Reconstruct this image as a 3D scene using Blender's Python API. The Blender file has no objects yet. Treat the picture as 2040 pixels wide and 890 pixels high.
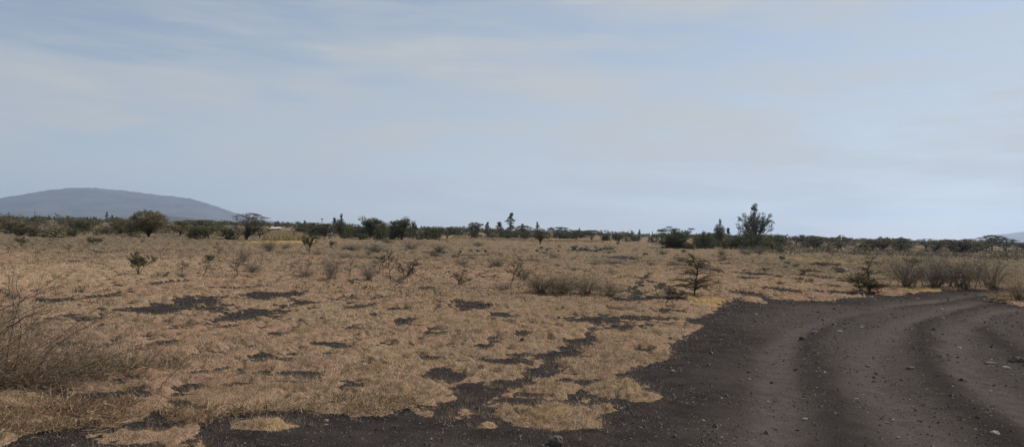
import bpy, math, random
import numpy as np
from mathutils import Matrix, Vector
R0 = random.Random(7)
rng = np.random.default_rng(11)
rad = math.radians
SC = bpy.context.scene
COL = SC.collection
W, HH, F, H = 2040, 890, 1500.0, 2.4
ROLL = math.atan(0.0267); PITCH = math.atan(16 / F)

# ------------------------------------------------------------------ camera
Rv0 = np.array([1., 0, 0]); Uv0 = np.array([0, -math.sin(PITCH), math.cos(PITCH)]); Fv = np.array([0, math.cos(PITCH), math.sin(PITCH)])
Rv = math.cos(ROLL) * Rv0 + math.sin(ROLL) * Uv0
Uv = -math.sin(ROLL) * Rv0 + math.cos(ROLL) * Uv0
cd = bpy.data.cameras.new('camera'); cam = bpy.data.objects.new('camera', cd); COL.objects.link(cam)
cd.sensor_width = 36; cd.lens = F / W * 36; cd.clip_start = 0.1; cd.clip_end = 60000
cam.matrix_world = Matrix(((Rv[0], Uv[0], -Fv[0], 0), (Rv[1], Uv[1], -Fv[1], 0), (Rv[2], Uv[2], -Fv[2], H), (0, 0, 0, 1)))
SC.camera = cam

# ------------------------------------------------------------------ noise and terrain layout (world metres)
def _hash(ix, iy, seed):
    h = (ix.astype(np.int64) * 374761393 + iy.astype(np.int64) * 668265263 + seed * 1442695041) & 0xffffffff
    h = ((h ^ (h >> 13)) * 1274126177) & 0xffffffff
    return ((h ^ (h >> 16)) & 0xffff) / 65535.0
def vnoise(x, y, seed=0):
    x = np.asarray(x, float); y = np.asarray(y, float)
    ix = np.floor(x); iy = np.floor(y); fx = x - ix; fy = y - iy
    fx = fx * fx * fx * (fx * (fx * 6 - 15) + 10); fy = fy * fy * fy * (fy * (fy * 6 - 15) + 10)
    a = _hash(ix, iy, seed); b = _hash(ix + 1, iy, seed); c = _hash(ix, iy + 1, seed); d = _hash(ix + 1, iy + 1, seed)
    return (a + (b - a) * fx) * (1 - fy) + (c + (d - c) * fx) * fy
def fbm(x, y, f, o=3, seed=0):
    t = 0; a = 1; n = 0
    for k in range(o):
        t = t + a * (vnoise(x * f, y * f, seed + k * 17) * 2 - 1); n += a; a *= .5; f *= 2.03
    return t / n
def sstep(a, b, x):
    t = np.clip((x - a) / (b - a), 0, 1); return t * t * (3 - 2 * t)
def macro(x, y):
    r = np.hypot(x, y)
    far = sstep(14, 90, r)
    z = far * 0.32 * fbm(x, y, 1 / 38., 2, 3) + sstep(4, 30, r) * 0.10 * fbm(x, y, 1 / 9., 2, 9)
    return z
def pray(px, py):
    u = (px - W / 2) / F; v = (HH / 2 - py) / F
    return Fv + u * Rv + v * Uv
def flat(px, py):
    d = pray(px, py); t = H / max(1e-6, -d[2]); return d[0] * t, d[1] * t
def hit(px, py):
    d = pray(px, py); z = 0.
    if d[2] > -1e-4: d = d.copy(); d[2] = -1e-4
    t = H / -d[2]
    for _ in range(12):
        t = .5 * t + .5 * (H - z) / -d[2]
        z = float(macro(d[0] * t, d[1] * t))
    return d[0] * t, d[1] * t, z
def hor(px): return 461 + 0.0267 * (px - 1020)

ROAD_PX = [(410, 900), (400, 872), (430, 848), (470, 824), (560, 817), (700, 820), (790, 832), (850, 812), (905, 832), (1000, 812), (1060, 850), (1130, 852),
           (1190, 812), (1262, 790), (1286, 768), (1222, 746), (1300, 718), (1342, 704), (1325, 690), (1392, 660), (1372, 642), (1410, 625), (1450, 603),
           (1472, 592), (1560, 599), (1640, 601), (1700, 593), (1780, 588), (1830, 581), (1900, 576), (1960, 572), (2040, 569), (2400, 566), (2400, 592),
           (2060, 588), (1985, 588), (1972, 597), (2040, 610), (2400, 640), (2400, 1500), (420, 1500), (430, 960)]
ROAD = np.array([flat(*p) for p in ROAD_PX])
def sdpoly(x, y, P):
    d2 = np.full(x.shape, 1e18); ins = np.zeros(x.shape, bool)
    n = len(P)
    for i in range(n):
        ax, ay = P[i]; bx, by = P[(i + 1) % n]
        ex, ey = bx - ax, by - ay
        t = np.clip(((x - ax) * ex + (y - ay) * ey) / (ex * ex + ey * ey + 1e-12), 0, 1)
        d2 = np.minimum(d2, (x - ax - t * ex) ** 2 + (y - ay - t * ey) ** 2)
        c = ((ay > y) != (by > y)) & (x < (bx - ax) * (y - ay) / (by - ay + 1e-12) + ax)
        ins ^= c
    d = np.sqrt(d2)
    return np.where(ins, d, -d)
def polyd(x, y, P):
    d2 = np.full(x.shape, 1e18)
    for i in range(len(P) - 1):
        ax, ay = P[i]; bx, by = P[i + 1]; ex, ey = bx - ax, by - ay
        t = np.clip(((x - ax) * ex + (y - ay) * ey) / (ex * ex + ey * ey + 1e-12), 0, 1)
        d2 = np.minimum(d2, (x - ax - t * ex) ** 2 + (y - ay - t * ey) ** 2)
    return np.sqrt(d2)
SPOTS = [(395, 600, 52, 11), (540, 590, 68, 8), (500, 626, 52, 13), (440, 612, 30, 5), (310, 616, 55, 11), (210, 592, 30, 6), (325, 683, 27, 9), (528, 715, 27, 8), (548, 663, 18, 5),
         (660, 688, 26, 6), (720, 612, 28, 6), (790, 616, 34, 4), (800, 640, 20, 5), (865, 665, 20, 5), (935, 611, 52, 10), (1000, 628, 32, 5), (885, 748, 38, 14),
         (955, 785, 58, 15), (860, 716, 36, 4), (1010, 722, 52, 9), (1190, 640, 62, 9), (1150, 684, 34, 9), (1230, 655, 30, 7), (1120, 708, 40, 6), (1075, 742, 38, 8), (1010, 765, 40, 9),
         (1290, 636, 50, 5), (1340, 622, 40, 4), (1160, 765, 38, 6), (1215, 790, 40, 8), (1050, 800, 50, 8), (1270, 585, 16, 9), (1285, 560, 9, 13), (1320, 597, 50, 5), (1250, 600, 30, 4),
         (290, 850, 60, 7), (180, 856, 30, 4), (120, 600, 30, 5), (215, 800, 26, 6), (90, 640, 24, 7), (345, 655, 22, 5), (640, 640, 16, 4), (700, 655, 18, 4), (760, 690, 22, 4),
         (610, 605, 25, 3), (1560, 580, 36, 5), (1490, 588, 36, 6), (1690, 586, 60, 4), (1650, 570, 24, 3), (415, 705, 20, 5), (590, 745, 24, 5), (700, 770, 18, 5), (480, 770, 22, 5), (1040, 668, 16, 5), (965, 690, 20, 4),
         (1170, 498, 44, 3), (1085, 502, 14, 2), (940, 507, 24, 2), (870, 500, 25, 3), (1240, 512, 40, 4), (1500, 545, 40, 4), (1620, 550, 40, 4)]
ISLES = [(545, 856, 60, 13), (1236, 775, 46, 20), (1120, 826, 62, 26), (1000, 845, 22, 5), (1500, 600, 26, 3)]
def to_world(L):
    out = []
    for (cx, cy, rx, ry) in L:
        X, Y = flat(cx, cy); d = cy - hor(cx)
        out.append((X, Y, rx / F * Y, ry * Y / d))
    return out
SPW = to_world(SPOTS); ISW = to_world(ISLES)
TRK_L = [[flat(*p) for p in q] for q in ([(2100, 578), (1960, 584), (1800, 606), (1660, 636), (1580, 670), (1545, 730), (1530, 890), (1530, 1200)],
                                         [(2100, 586), (1950, 600), (1810, 640), (1730, 690), (1730, 760), (1850, 890), (2100, 1200)],
                                         [(2120, 598), (1975, 625), (1900, 665), (1930, 740), (2060, 830), (2300, 980)])]
TRK_D = [[flat(*p) for p in q] for q in ([(1900, 602), (1740, 618), (1660, 642), (1612, 680), (1625, 760), (1680, 900), (1720, 1200)],
                                         [(1960, 606), (1850, 640), (1830, 690), (1880, 770), (2010, 880), (2200, 1100)], [(1930, 640), (1975, 672), (2060, 730)])]
PATHW = [flat(*p) for p in [(1325, 596), (1262, 596), (1268, 578), (1283, 562), (1285, 548)]]
CHAN = [([flat(*p) for p in q], w) for q, w in [([(1240, 640), (1190, 655), (1150, 685), (1120, 705), (1060, 722), (985, 730)], .16), ([(1120, 705), (1085, 738), (1040, 765), (985, 785), (930, 800)], .17),
        ([(1300, 738), (1215, 752), (1180, 790), (1150, 800)], .08), ([(1400, 606), (1330, 600), (1262, 597)], .15), ([(1190, 790), (1120, 800), (1050, 812)], .10), ([(1385, 650), (1290, 655), (1210, 664)], .12),
        ([(1340, 706), (1260, 702), (1180, 712), (1130, 708)], .07), ([(470, 632), (420, 618), (350, 600)], .15)]]
def fields(x, y):
    wx = x + 0.35 * fbm(x, y, .8, 3, 21); wy = y + 0.5 * fbm(x, y, .7, 3, 55)
    road = sdpoly(wx, wy, ROAD)
    C = road.copy()
    # the cinder lane's far end shrinks the warp
    r = np.hypot(x, y)
    for (X, Y, a, b) in SPW:
        m = (abs(x - X) < 3.2 * a + 1) & (abs(y - Y) < 3.2 * b + 1)
        if not m.any(): continue
        nx = x[m] + .25 * a * fbm(x[m], y[m], 1.2 / a, 3, 71) ; ny = y[m] + .6 * b * fbm(x[m], y[m], 1.0 / a, 4, 72)
        rho = np.hypot((nx - X) / a, (ny - Y) / b)
        v = (1 - rho) * min(a, b) * .9 + .05 + .5 * min(a, b) * fbm(x[m], y[m], 3.5, 3, 73)
        C[m] = np.maximum(C[m], v)
    C = np.maximum(C, .22 - polyd(wx, wy, PATHW))
    for q, w in CHAN: C = np.maximum(C, w - polyd(wx, wy, q))
    n = fbm(x, y * .55, .9, 4, 91) + .35 * fbm(x, y, .12, 2, 92)
    C = np.maximum(C, (n - .43) * .8)
    n = fbm(x, y * .7, 2.6, 3, 95) + .3 * fbm(x, y, .2, 2, 96)
    C = np.maximum(C, (n - .40) * .4)
    for (X, Y, a, b) in ISW:
        rho = np.hypot((wx - X) / a, (wy - Y) / b)
        C = np.minimum(C, -(1 - rho) * min(a, b))
    C = C + .10 * fbm(x, y, 3.5, 3, 33) * np.clip(r / 9, .7, 3) + .09 * fbm(x, y, 10, 3, 34) * np.clip(r / 12, .8, 2)
    L = np.zeros(x.shape); D = np.zeros(x.shape)
    if True:
        jx = x + .20 * fbm(x, y, .6, 3, 5); jy = y + .2 * fbm(x, y, .5, 2, 6)
        for q, w in zip(TRK_L, (.5, .6, .5)): L = np.maximum(L, 1 - sstep(.1, w, polyd(jx, jy, q)))
        for q in TRK_D: D = np.maximum(D, 1 - sstep(.0, .50, polyd(jx, jy, q) + .16 * fbm(x, y, 3.2, 4, 811)))
    inside = sstep(-.1, .5, road)
    return C, road, L * inside, D * inside * (1 - .6 * L)
def heights(x, y, C, road, L, D):
    r = np.hypot(x, y)
    mat = sstep(-.03, .20, -C)
    z = macro(x, y)
    z = z + mat * (.062 + .02 * sstep(1.2, .1, -C) + .055 * fbm(x, y, 2.2, 3, 41) + .03 * fbm(x, y, .7, 2, 42) + .030 * np.minimum(fbm(x, y, 6.5, 2, 43), .3)) * (1 + sstep(20, 90, r) * 1.2)
    z = z + sstep(25, 60, r) * .10 * np.maximum(0, fbm(x, y * .6, .5, 3, 44))
    z = z - .035 * L + .03 * D + (1 - mat) * (.018 * fbm(x, y, 1.6, 3, 61) + .010 * fbm(x, y, 9, 2, 62))
    return z

# ------------------------------------------------------------------ mesh helpers
def mesh_from(name, V, T, attrs=None, smooth=False, fs=3):
    V = np.asarray(V, np.float32).reshape(-1, 3); T = np.asarray(T, np.int32).reshape(-1, fs)
    me = bpy.data.meshes.new(name)
    me.vertices.add(len(V)); me.vertices.foreach_set('co', V.ravel())
    me.loops.add(T.size); me.loops.foreach_set('vertex_index', T.ravel())
    me.polygons.add(len(T))
    me.polygons.foreach_set('loop_start', np.arange(0, T.size, fs, dtype=np.int32))
    me.polygons.foreach_set('loop_total', np.full(len(T), fs, np.int32))
    me.polygons.foreach_set('use_smooth', np.full(len(T), smooth, bool))
    for k, a in (attrs or {}).items():
        at = me.attributes.new(k, 'FLOAT', 'POINT'); at.data.foreach_set('value', np.asarray(a, np.float32))
    me.update(calc_edges=True); me.validate()
    return me
class MB:
    def __init__(s): s.V = []; s.T = []; s.A = []; s.n = 0
    def add(s, V, T, a=None):
        V = np.asarray(V, float).reshape(-1, 3); s.V.append(V); s.T.append(np.asarray(T, int).reshape(-1, 3) + s.n)
        s.A.append(np.full(len(V), .5) if a is None else np.asarray(a, float)); s.n += len(V)
    def tube(s, pts, r0, r1, k=4, a=.5):
        P = np.asarray(pts, float); n = len(P)
        t = np.gradient(P, axis=0); t /= np.linalg.norm(t, axis=1)[:, None] + 1e-9
        ref = np.array([0., 0, 1]) if abs(t[:, 2]).mean() < .8 else np.array([1., 0, 0])
        u = np.cross(t, ref); u /= np.linalg.norm(u, axis=1)[:, None] + 1e-9; v = np.cross(t, u)
        rr = np.linspace(r0, r1, n)[:, None, None]
        an = np.arange(k) * 2 * math.pi / k
        ring = P[:, None, :] + rr * (np.cos(an)[None, :, None] * u[:, None, :] + np.sin(an)[None, :, None] * v[:, None, :])
        i = np.arange(n - 1)[:, None] * k; j = np.arange(k)[None, :]; j2 = (j + 1) % k
        a_, b_, c_, d_ = i + j, i + j2, i + k + j2, i + k + j
        T = np.concatenate([np.stack([a_, b_, c_], -1).reshape(-1, 3), np.stack([a_, c_, d_], -1).reshape(-1, 3)])
        s.add(ring.reshape(-1, 3), T, np.full(n * k, a))
    def leaves(s, C, size, rg, droop=0., thin=.5):
        C = np.asarray(C, float); n = len(C)
        if n == 0: return
        d = rg.normal(size=(n, 3)); d[:, 2] = d[:, 2] * (1 - abs(droop)) - droop * 1.5; d /= np.linalg.norm(d, axis=1)[:, None]
        e = np.cross(d, rg.normal(size=(n, 3))); e /= np.linalg.norm(e, axis=1)[:, None] + 1e-9
        sz = (size * (.6 + .8 * rg.random(n)))[:, None]
        V = np.stack([C - d * sz * .5, C + e * sz * thin * .5, C + d * sz * .5, C - e * sz * thin * .5], 1).reshape(-1, 3)
        b = np.arange(n)[:, None] * 4
        T = np.concatenate([b + [0, 1, 2], b + [0, 2, 3]])
        s.add(V, T, np.repeat(rg.random(n), 4))
    def box(s, c, d, a=.5):
        x, y, z = np.array(d) / 2
        V = np.array([[i, j, k] for i in (-x, x) for j in (-y, y) for k in (-z, z)]) + np.array(c)
        T = [(0, 1, 3), (0, 3, 2), (4, 6, 7), (4, 7, 5), (0, 4, 5), (0, 5, 1), (2, 3, 7), (2, 7, 6), (0, 2, 6), (0, 6, 4), (1, 5, 7), (1, 7, 3)]
        s.add(V, T)
    def mesh(s, name, smooth=False):
        return mesh_from(name, np.concatenate(s.V), np.concatenate(s.T), {'rnd': np.concatenate(s.A)}, smooth)
def link(o, parent=None):
    COL.objects.link(o)
    if parent is not None: o.parent = parent
    return o
def obj(name, me, mat, parent=None):
    o = bpy.data.objects.new(name, me)
    if not me.materials: me.materials.append(mat)
    link(o, parent)
    if me.materials[0] != mat:
        o.material_slots[0].link = 'OBJECT'; o.material_slots[0].material = mat
    return o
def thing(name, label, cat, loc=(0, 0, 0), rz=0., group=None, scale=(1, 1, 1)):
    o = bpy.data.objects.new(name, None); o.empty_display_size = .2; link(o)
    o.location = loc; o.rotation_euler = (0, 0, rz); o.scale = scale
    return tag(o, label, cat, group)
def tag(o, label, cat, group=None):
    o['label'] = label; o['category'] = cat
    if group: o['group'] = group
    return o

# ------------------------------------------------------------------ materials
def newmat(name):
    m = bpy.data.materials.new(name); m.use_nodes = True; nt = m.node_tree; nt.nodes.clear(); return m, nt
class N:
    def __init__(s, nt): s.nt = nt
    def n(s, t, **k):
        o = s.nt.nodes.new(t)
        for a, b in k.items():
            if a.startswith('i_'): o.inputs[a[2:].replace('_', ' ')].default_value = b
            else: setattr(o, a, b)
        return o
    def l(s, a, b): s.nt.links.new(a, b)
    def noise(s, vec, scale, detail=4, rough=.6):
        o = s.n('ShaderNodeTexNoise'); o.inputs['Scale'].default_value = scale; o.inputs['Detail'].default_value = detail; o.inputs['Roughness'].default_value = rough
        if vec is not None: s.l(vec, o.inputs['Vector'])
        return o.outputs['Fac']
    def ramp(s, fac, a, b):
        o = s.n('ShaderNodeMapRange'); o.interpolation_type = 'SMOOTHSTEP'
        o.inputs['From Min'].default_value = a; o.inputs['From Max'].default_value = b; s.l(fac, o.inputs['Value']); return o.outputs['Result']
    def mix(s, fac, a, b, mode='MIX'):
        o = s.n('ShaderNodeMix', data_type='RGBA', blend_type=mode)
        for sock, v in ((o.inputs['Factor'], fac), (o.inputs['A'], a), (o.inputs['B'], b)):
            if isinstance(v, (int, float)): sock.default_value = v
            elif isinstance(v, tuple): sock.default_value = (*v, 1)
            else: s.l(v, sock)
        return o.outputs['Result']
    def math(s, op, a, b=0.):
        o = s.n('ShaderNodeMath', operation=op)
        for sock, v in zip(o.inputs, (a, b)):
            if isinstance(v, (int, float)): sock.default_value = v
            else: s.l(v, sock)
        return o.outputs[0]
def ground_material():
    m, nt = newmat('ground_soil'); g = N(nt)
    out = g.n('ShaderNodeOutputMaterial'); b = g.n('ShaderNodeBsdfPrincipled'); b.inputs['Roughness'].default_value = .95; b.inputs['Specular IOR Level'].default_value = .0
    tc = g.n('ShaderNodeTexCoord').outputs['Object']
    at = lambda k: g.n('ShaderNodeAttribute', attribute_name=k).outputs['Fac']
    ci, tr, dk, yl = at('cinder'), at('track'), at('rut'), at('straw')
    big = g.noise(tc, .22, 3); mid = g.noise(tc, 1.6, 5, .65); fine = g.noise(tc, 22, 5, .7); vf = g.noise(tc, 90, 3, .7); big2 = g.noise(tc, .06, 4)
    c = g.mix(g.ramp(big, .40, .62), (.305, .212, .142), (.292, .188, .134))
    c = g.mix(g.math('MULTIPLY', g.ramp(big2, .45, .62), .7), c, (.225, .172, .118))
    c = g.mix(g.math('MULTIPLY', g.ramp(mid, .50, .68), .75), c, (.150, .105, .062))
    c = g.mix(g.math('MULTIPLY', g.ramp(fine, .45, .70), .55), c, (.125, .085, .052))
    c = g.mix(g.math('MULTIPLY', g.ramp(vf, .62, .75), .35), c, (.42, .32, .20))
    c = g.mix(at('scrub'), c, g.mix(g.ramp(mid, .4, .6), (.155, .122, .083), (.108, .088, .060)))
    c = g.mix(at('sand'), c, (.33, .235, .155))
    c = g.mix(yl, c, (.40, .27, .11))
    k = g.mix(g.ramp(g.noise(tc, 2.2, 4), .35, .65), (.022, .0188, .0195), (.042, .0345, .0345))
    k = g.mix(g.math('MULTIPLY', at('inner'), .8), k, (.080, .069, .064))
    k = g.mix(g.ramp(vf, .45, .75), k, (.080, .069, .065))
    k = g.mix(g.math('MULTIPLY', tr, g.math('ADD', .15, g.math('MULTIPLY', g.ramp(g.noise(tc, 3.5, 6, .7), .35, .65), .6))), k, (.112, .096, .086))
    k = g.mix(g.math('MULTIPLY', dk, .55), k, (.020, .018, .019))
    k = g.mix(g.math('MULTIPLY', g.ramp(g.noise(tc, 14, 5, .75), .56, .72), .5), k, (.018, .016, .017))
    cc = g.math('ADD', ci, g.math('MULTIPLY', g.math('SUBTRACT', fine, .5), .9))
    c = g.mix(g.ramp(cc, .38, .62), c, k)
    g.l(c, b.inputs['Base Color'])
    h = g.math('ADD', g.math('MULTIPLY', fine, .7), g.math('MULTIPLY', vf, .5))
    v = g.n('ShaderNodeTexVoronoi'); v.inputs['Scale'].default_value = 45; g.l(tc, v.inputs['Vector'])
    h = g.math('ADD', h, g.math('MULTIPLY', v.outputs['Distance'], .45))
    bp = g.n('ShaderNodeBump'); bp.inputs['Strength'].default_value = .9; bp.inputs['Distance'].default_value = .05; g.l(h, bp.inputs['Height'])
    g.l(bp.outputs[0], b.inputs['Normal']); g.l(b.outputs[0], out.inputs[0])
    return m
def leafmat(name, ca, cb, cc=None, trans=.25, var=.25):
    m, nt = newmat(name); g = N(nt)
    out = g.n('ShaderNodeOutputMaterial'); b = g.n('ShaderNodeBsdfPrincipled'); b.inputs['Roughness'].default_value = .8; b.inputs['Specular IOR Level'].default_value = .2
    r = g.n('ShaderNodeAttribute', attribute_name='rnd').outputs['Fac']
    c = g.mix(g.ramp(r, 0, 1), ca, cb)
    if cc: c = g.mix(g.ramp(r, .86, .9), c, cc)
    oi = g.n('ShaderNodeObjectInfo').outputs['Random']
    hs = g.n('ShaderNodeHueSaturation'); g.l(c, hs.inputs['Color'])
    g.l(g.math('ADD', g.math('MULTIPLY', oi, var), 1 - var / 2), hs.inputs['Value'])
    g.l(g.math('ADD', g.math('MULTIPLY', oi, -.03), .515), hs.inputs['Hue'])
    g.l(hs.outputs[0], b.inputs['Base Color'])
    tl = g.n('ShaderNodeBsdfTranslucent'); g.l(hs.outputs[0], tl.inputs['Color'])
    mx = g.n('ShaderNodeMixShader'); mx.inputs[0].default_value = trans; g.l(b.outputs[0], mx.inputs[1]); g.l(tl.outputs[0], mx.inputs[2])
    g.l(mx.outputs[0], out.inputs[0]); return m
def patchy(m, cols):
    nt = m.node_tree; g = N(nt); hs = [n for n in nt.nodes if n.type == 'HUE_SAT'][0]; src = hs.inputs['Color'].links[0].from_socket
    tc = g.n('ShaderNodeTexCoord').outputs['Object']; c = src
    for (sc, lo, hi, col, w) in cols: c = g.mix(g.math('MULTIPLY', g.ramp(g.noise(tc, sc, 4), lo, hi), w), c, col)
    g.l(c, hs.inputs['Color']); return m
def barkmat(name, ca, cb, scale=25):
    m, nt = newmat(name); g = N(nt)
    out = g.n('ShaderNodeOutputMaterial'); b = g.n('ShaderNodeBsdfPrincipled'); b.inputs['Roughness'].default_value = .9; b.inputs['Specular IOR Level'].default_value = .2
    tc = g.n('ShaderNodeTexCoord').outputs['Object']; f = g.noise(tc, scale, 4)
    g.l(g.mix(g.ramp(f, .35, .65), ca, cb), b.inputs['Base Color'])
    bp = g.n('ShaderNodeBump'); bp.inputs['Strength'].default_value = .5; bp.inputs['Distance'].default_value = .01; g.l(f, bp.inputs['Height']); g.l(bp.outputs[0], b.inputs['Normal'])
    g.l(b.outputs[0], out.inputs[0]); return m
GM = ground_material()
M = dict(
    dark=leafmat('leaf_dark_green', (.050, .058, .030), (.110, .116, .060)),
    green=leafmat('leaf_acacia_green', (.060, .062, .032), (.12, .118, .065)),
    olive=leafmat('leaf_olive', (.085, .078, .035), (.16, .14, .065)),
    brown=leafmat('leaf_brown_twig', (.07, .055, .040), (.145, .115, .085), trans=.1),
    grey=leafmat('twig_grey', (.15, .125, .10), (.30, .25, .20), trans=.15),
    scrubr=leafmat('leaf_scrub_brown', (.085, .070, .050), (.14, .115, .082)),
    scrub=leafmat('leaf_scrubland', (.060, .052, .028), (.13, .108, .062), (.19, .15, .09)),
    euc=leafmat('leaf_eucalyptus', (.070, .082, .055), (.15, .165, .115)),
    dome=leafmat('leaf_dome_olive', (.10, .086, .044), (.18, .15, .080), trans=.15),
    straw=leafmat('dry_grass_blade', (.19, .125, .068), (.36, .255, .145), (.50, .42, .29), .3),
    weed=leafmat('dry_weed', (.075, .060, .036), (.17, .13, .08), (.30, .24, .15), .2),
    weed2=leafmat('dry_weed_pale', (.17, .125, .08), (.33, .25, .16), (.45, .36, .24), .2),
    brush=leafmat('bramble_twig', (.10, .074, .052), (.24, .18, .125), (.38, .31, .22), .1),
    yellow=leafmat('yellow_grass', (.24, .18, .09), (.42, .33, .19), (.16, .13, .07)),
    bark=barkmat('bark_dark', (.030, .024, .019), (.07, .055, .042)),
    barkg=barkmat('bark_grey', (.09, .074, .060), (.17, .145, .12)),
    cane=barkmat('bark_cane', (.045, .035, .028), (.12, .095, .075), 60),
    rock=barkmat('lava_rock', (.045, .037, .032), (.12, .10, .085), 18),
    rockp=barkmat('pale_rock', (.17, .155, .14), (.30, .28, .25), 14),
    gravel=leafmat('cinder_gravel', (.022, .019, .020), (.060, .050, .048), (.16, .14, .125), 0.),
    metal=barkmat('roof_metal', (.55, .56, .58), (.68, .69, .70), 3),
    wall=barkmat('mud_wall', (.20, .15, .11), (.27, .21, .15), 4),
    wood=barkmat('post_wood', (.16, .13, .10), (.30, .26, .21), 20))
M['turf'] = patchy(leafmat('turf_blade', (.10, .074, .050), (.395, .298, .20), (.70, .62, .48), .3, 0.), [(.35, .45, .6, (.33, .20, .12), .5), (2.5, .52, .68, (.14, .105, .065), .6), (.8, .55, .7, (.42, .29, .13), .4)])
def hillmat(name, ca, cb, s):
    m, nt = newmat(name); g = N(nt)
    out = g.n('ShaderNodeOutputMaterial'); b = g.n('ShaderNodeBsdfPrincipled'); b.inputs['Roughness'].default_value = 1
    tc = g.n('ShaderNodeTexCoord').outputs['Object']
    g.l(g.mix(g.ramp(g.noise(tc, s, 6, .65), .4, .62), ca, cb), b.inputs['Base Color']); g.l(b.outputs[0], out.inputs[0]); return m
M['hill'] = hillmat('hill_bush', (.016, .020, .017), (.052, .048, .038), .0045)

# ------------------------------------------------------------------ ground and road
def build_ground():
    th = np.concatenate([np.radians(np.arange(-180, -42, 3.)), np.radians(np.arange(-42, 42, .115)), np.radians(np.arange(42, 180, 3.))])
    def geo(a, b, q): return a * q ** np.arange(int(math.log(b / a) / math.log(q)))
    r = np.concatenate([geo(.8, 7, 1.03), geo(7, 60, 1.0042), geo(60, 420, 1.011), geo(420, 16000, 1.05)])
    nt_, nr = len(th), len(r)
    Rr, Th = np.meshgrid(r, th, indexing='ij')
    x = (Rr * np.sin(Th)).ravel(); y = (Rr * np.cos(Th)).ravel()
    C, road, L, D = fields(x, y)
    z = heights(x, y, C, road, L, D)
    z = np.where(np.hypot(x, y) > 2500, 0, z)
    ci = sstep(-.07, .08, C); fade = sstep(300, 120, np.hypot(x, y)); ci = ci * (.35 + .65 * (1 - sstep(60, 150, np.hypot(x, y))))
    sd = np.zeros(len(x)); X, Y = flat(110, 545); sd = .75 * sstep(1.3, .5, np.hypot((x - X) / (230 / F * Y), (y - Y) / (42 * Y / (545 - hor(110)))) + .3 * fbm(x, y, .4, 3, 700))
    yl = np.zeros(len(x))
    az = np.degrees(np.arctan2(x, y)); rr_ = np.hypot(x, y); nn = fbm(x, y, .03, 3, 611)
    sc = np.maximum(sstep(-14, -22, az + 5 * nn) * sstep(50, 95, rr_ + 20 * nn), sstep(14, 19, az + 3 * nn) * sstep(34, 70, rr_ + 18 * nn)) * .92
    sc = np.maximum(sc, .72 * sstep(34, 80, rr_ + 40 * nn))
    for (px, py, rx, ry, a) in [(1420, 605, 55, 12, .7), (1130, 478, 90, 3.5, .55), (565, 483, 60, 4, .6), (1820, 577, 75, 5, .5), (560, 855, 50, 10, .25), (1100, 830, 50, 22, .15), (1240, 775, 45, 18, .2), (2020, 590, 40, 9, .5), (915, 470, 14, 3, .9), (1600, 520, 60, 9, .25)]:
        X, Y = flat(px, py); a_ = rx / F * Y; b_ = ry * Y / (py - hor(px)); yl = np.maximum(yl, a * sstep(1.2, .4, np.hypot((x - X) / a_, (y - Y) / b_)))
    V = np.stack([x, y, z], 1)
    V = np.vstack([V, [[0, 0, float(z[:nt_].mean())]]])
    cidx = len(V) - 1
    i = np.arange(nr - 1)[:, None] * nt_; j = np.arange(nt_)[None, :]; j2 = (j + 1) % nt_
    Q = np.stack([i + j, i + nt_ + j, i + nt_ + j2, i + j2], -1).reshape(-1, 4)[:, ::-1]
    T = np.concatenate([Q[:, [0, 1, 2]], Q[:, [0, 2, 3]]])
    jj = np.arange(nt_); T = np.concatenate([T, np.stack([np.full(nt_, cidx), (jj + 1) % nt_, jj], 1)])
    app = lambda a: np.append(a, a[0])
    A = dict(inner=app(sstep(.5, 2.6, road + .5 * fbm(x, y, .6, 3, 801))), scrub=app(sc), sand=app(sd), cinder=app(ci), track=app(L), rut=app(D), straw=app(yl))
    isroad = (app(road) > 0) & (app(C) > 0)
    fr = isroad[T].sum(1) >= 2
    for nm, sel in (('ground', ~fr), ('dirt_road', fr)):
        Ts = T[sel]; u, inv = np.unique(Ts, return_inverse=True)
        me = mesh_from(nm, V[u], inv.reshape(-1, 3), {k: a[u] for k, a in A.items()}, True)
        me.materials.append(GM)
        o = bpy.data.objects.new(nm, me); link(o); o['kind'] = 'structure'
build_ground()

def zat(x, y):
    x = np.atleast_1d(np.asarray(x, float)); y = np.atleast_1d(np.asarray(y, float))
    f = fields(x, y); return heights(x, y, *f)
# ------------------------------------------------------------------ grass, gravel, scrub (stuff)
def scatter(n, r0, r1, half=40):
    th = np.radians((rng.random(n) * 2 - 1) * half); r = r0 * (r1 / r0) ** rng.random(n)
    return r * np.sin(th), r * np.cos(th), r
def blades(x, y, z, hgt, wid, nb, spread, lean=.9):
    n = len(x)
    X = np.repeat(x, nb) ; Y = np.repeat(y, nb); Z = np.repeat(z, nb); Hh = np.repeat(hgt, nb) * (.4 + .9 * rng.random(n * nb)); Wd = np.repeat(wid, nb); Sp = np.repeat(spread, nb)
    a = rng.random(n * nb) * 2 * math.pi; rr = Sp * np.sqrt(rng.random(n * nb))
    bx = X + rr * np.cos(a); by = Y + rr * np.sin(a)
    b = a + rng.normal(0, .8, n * nb); le = lean * Hh * (.2 + rng.random(n * nb))
    c = rng.random(n * nb) * math.pi
    wx, wy = np.cos(c) * Wd / 2, np.sin(c) * Wd / 2
    zz = Z - .01
    V = np.stack([np.stack([bx - wx, by - wy, zz], 1), np.stack([bx + wx, by + wy, zz], 1), np.stack([bx + le * np.cos(b), by + le * np.sin(b), Z + Hh], 1)], 1).reshape(-1, 3)
    T = np.arange(len(V)).reshape(-1, 3)
    return V, T, np.repeat(np.clip(rng.random(n * nb), 0, 1), 3)
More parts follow.
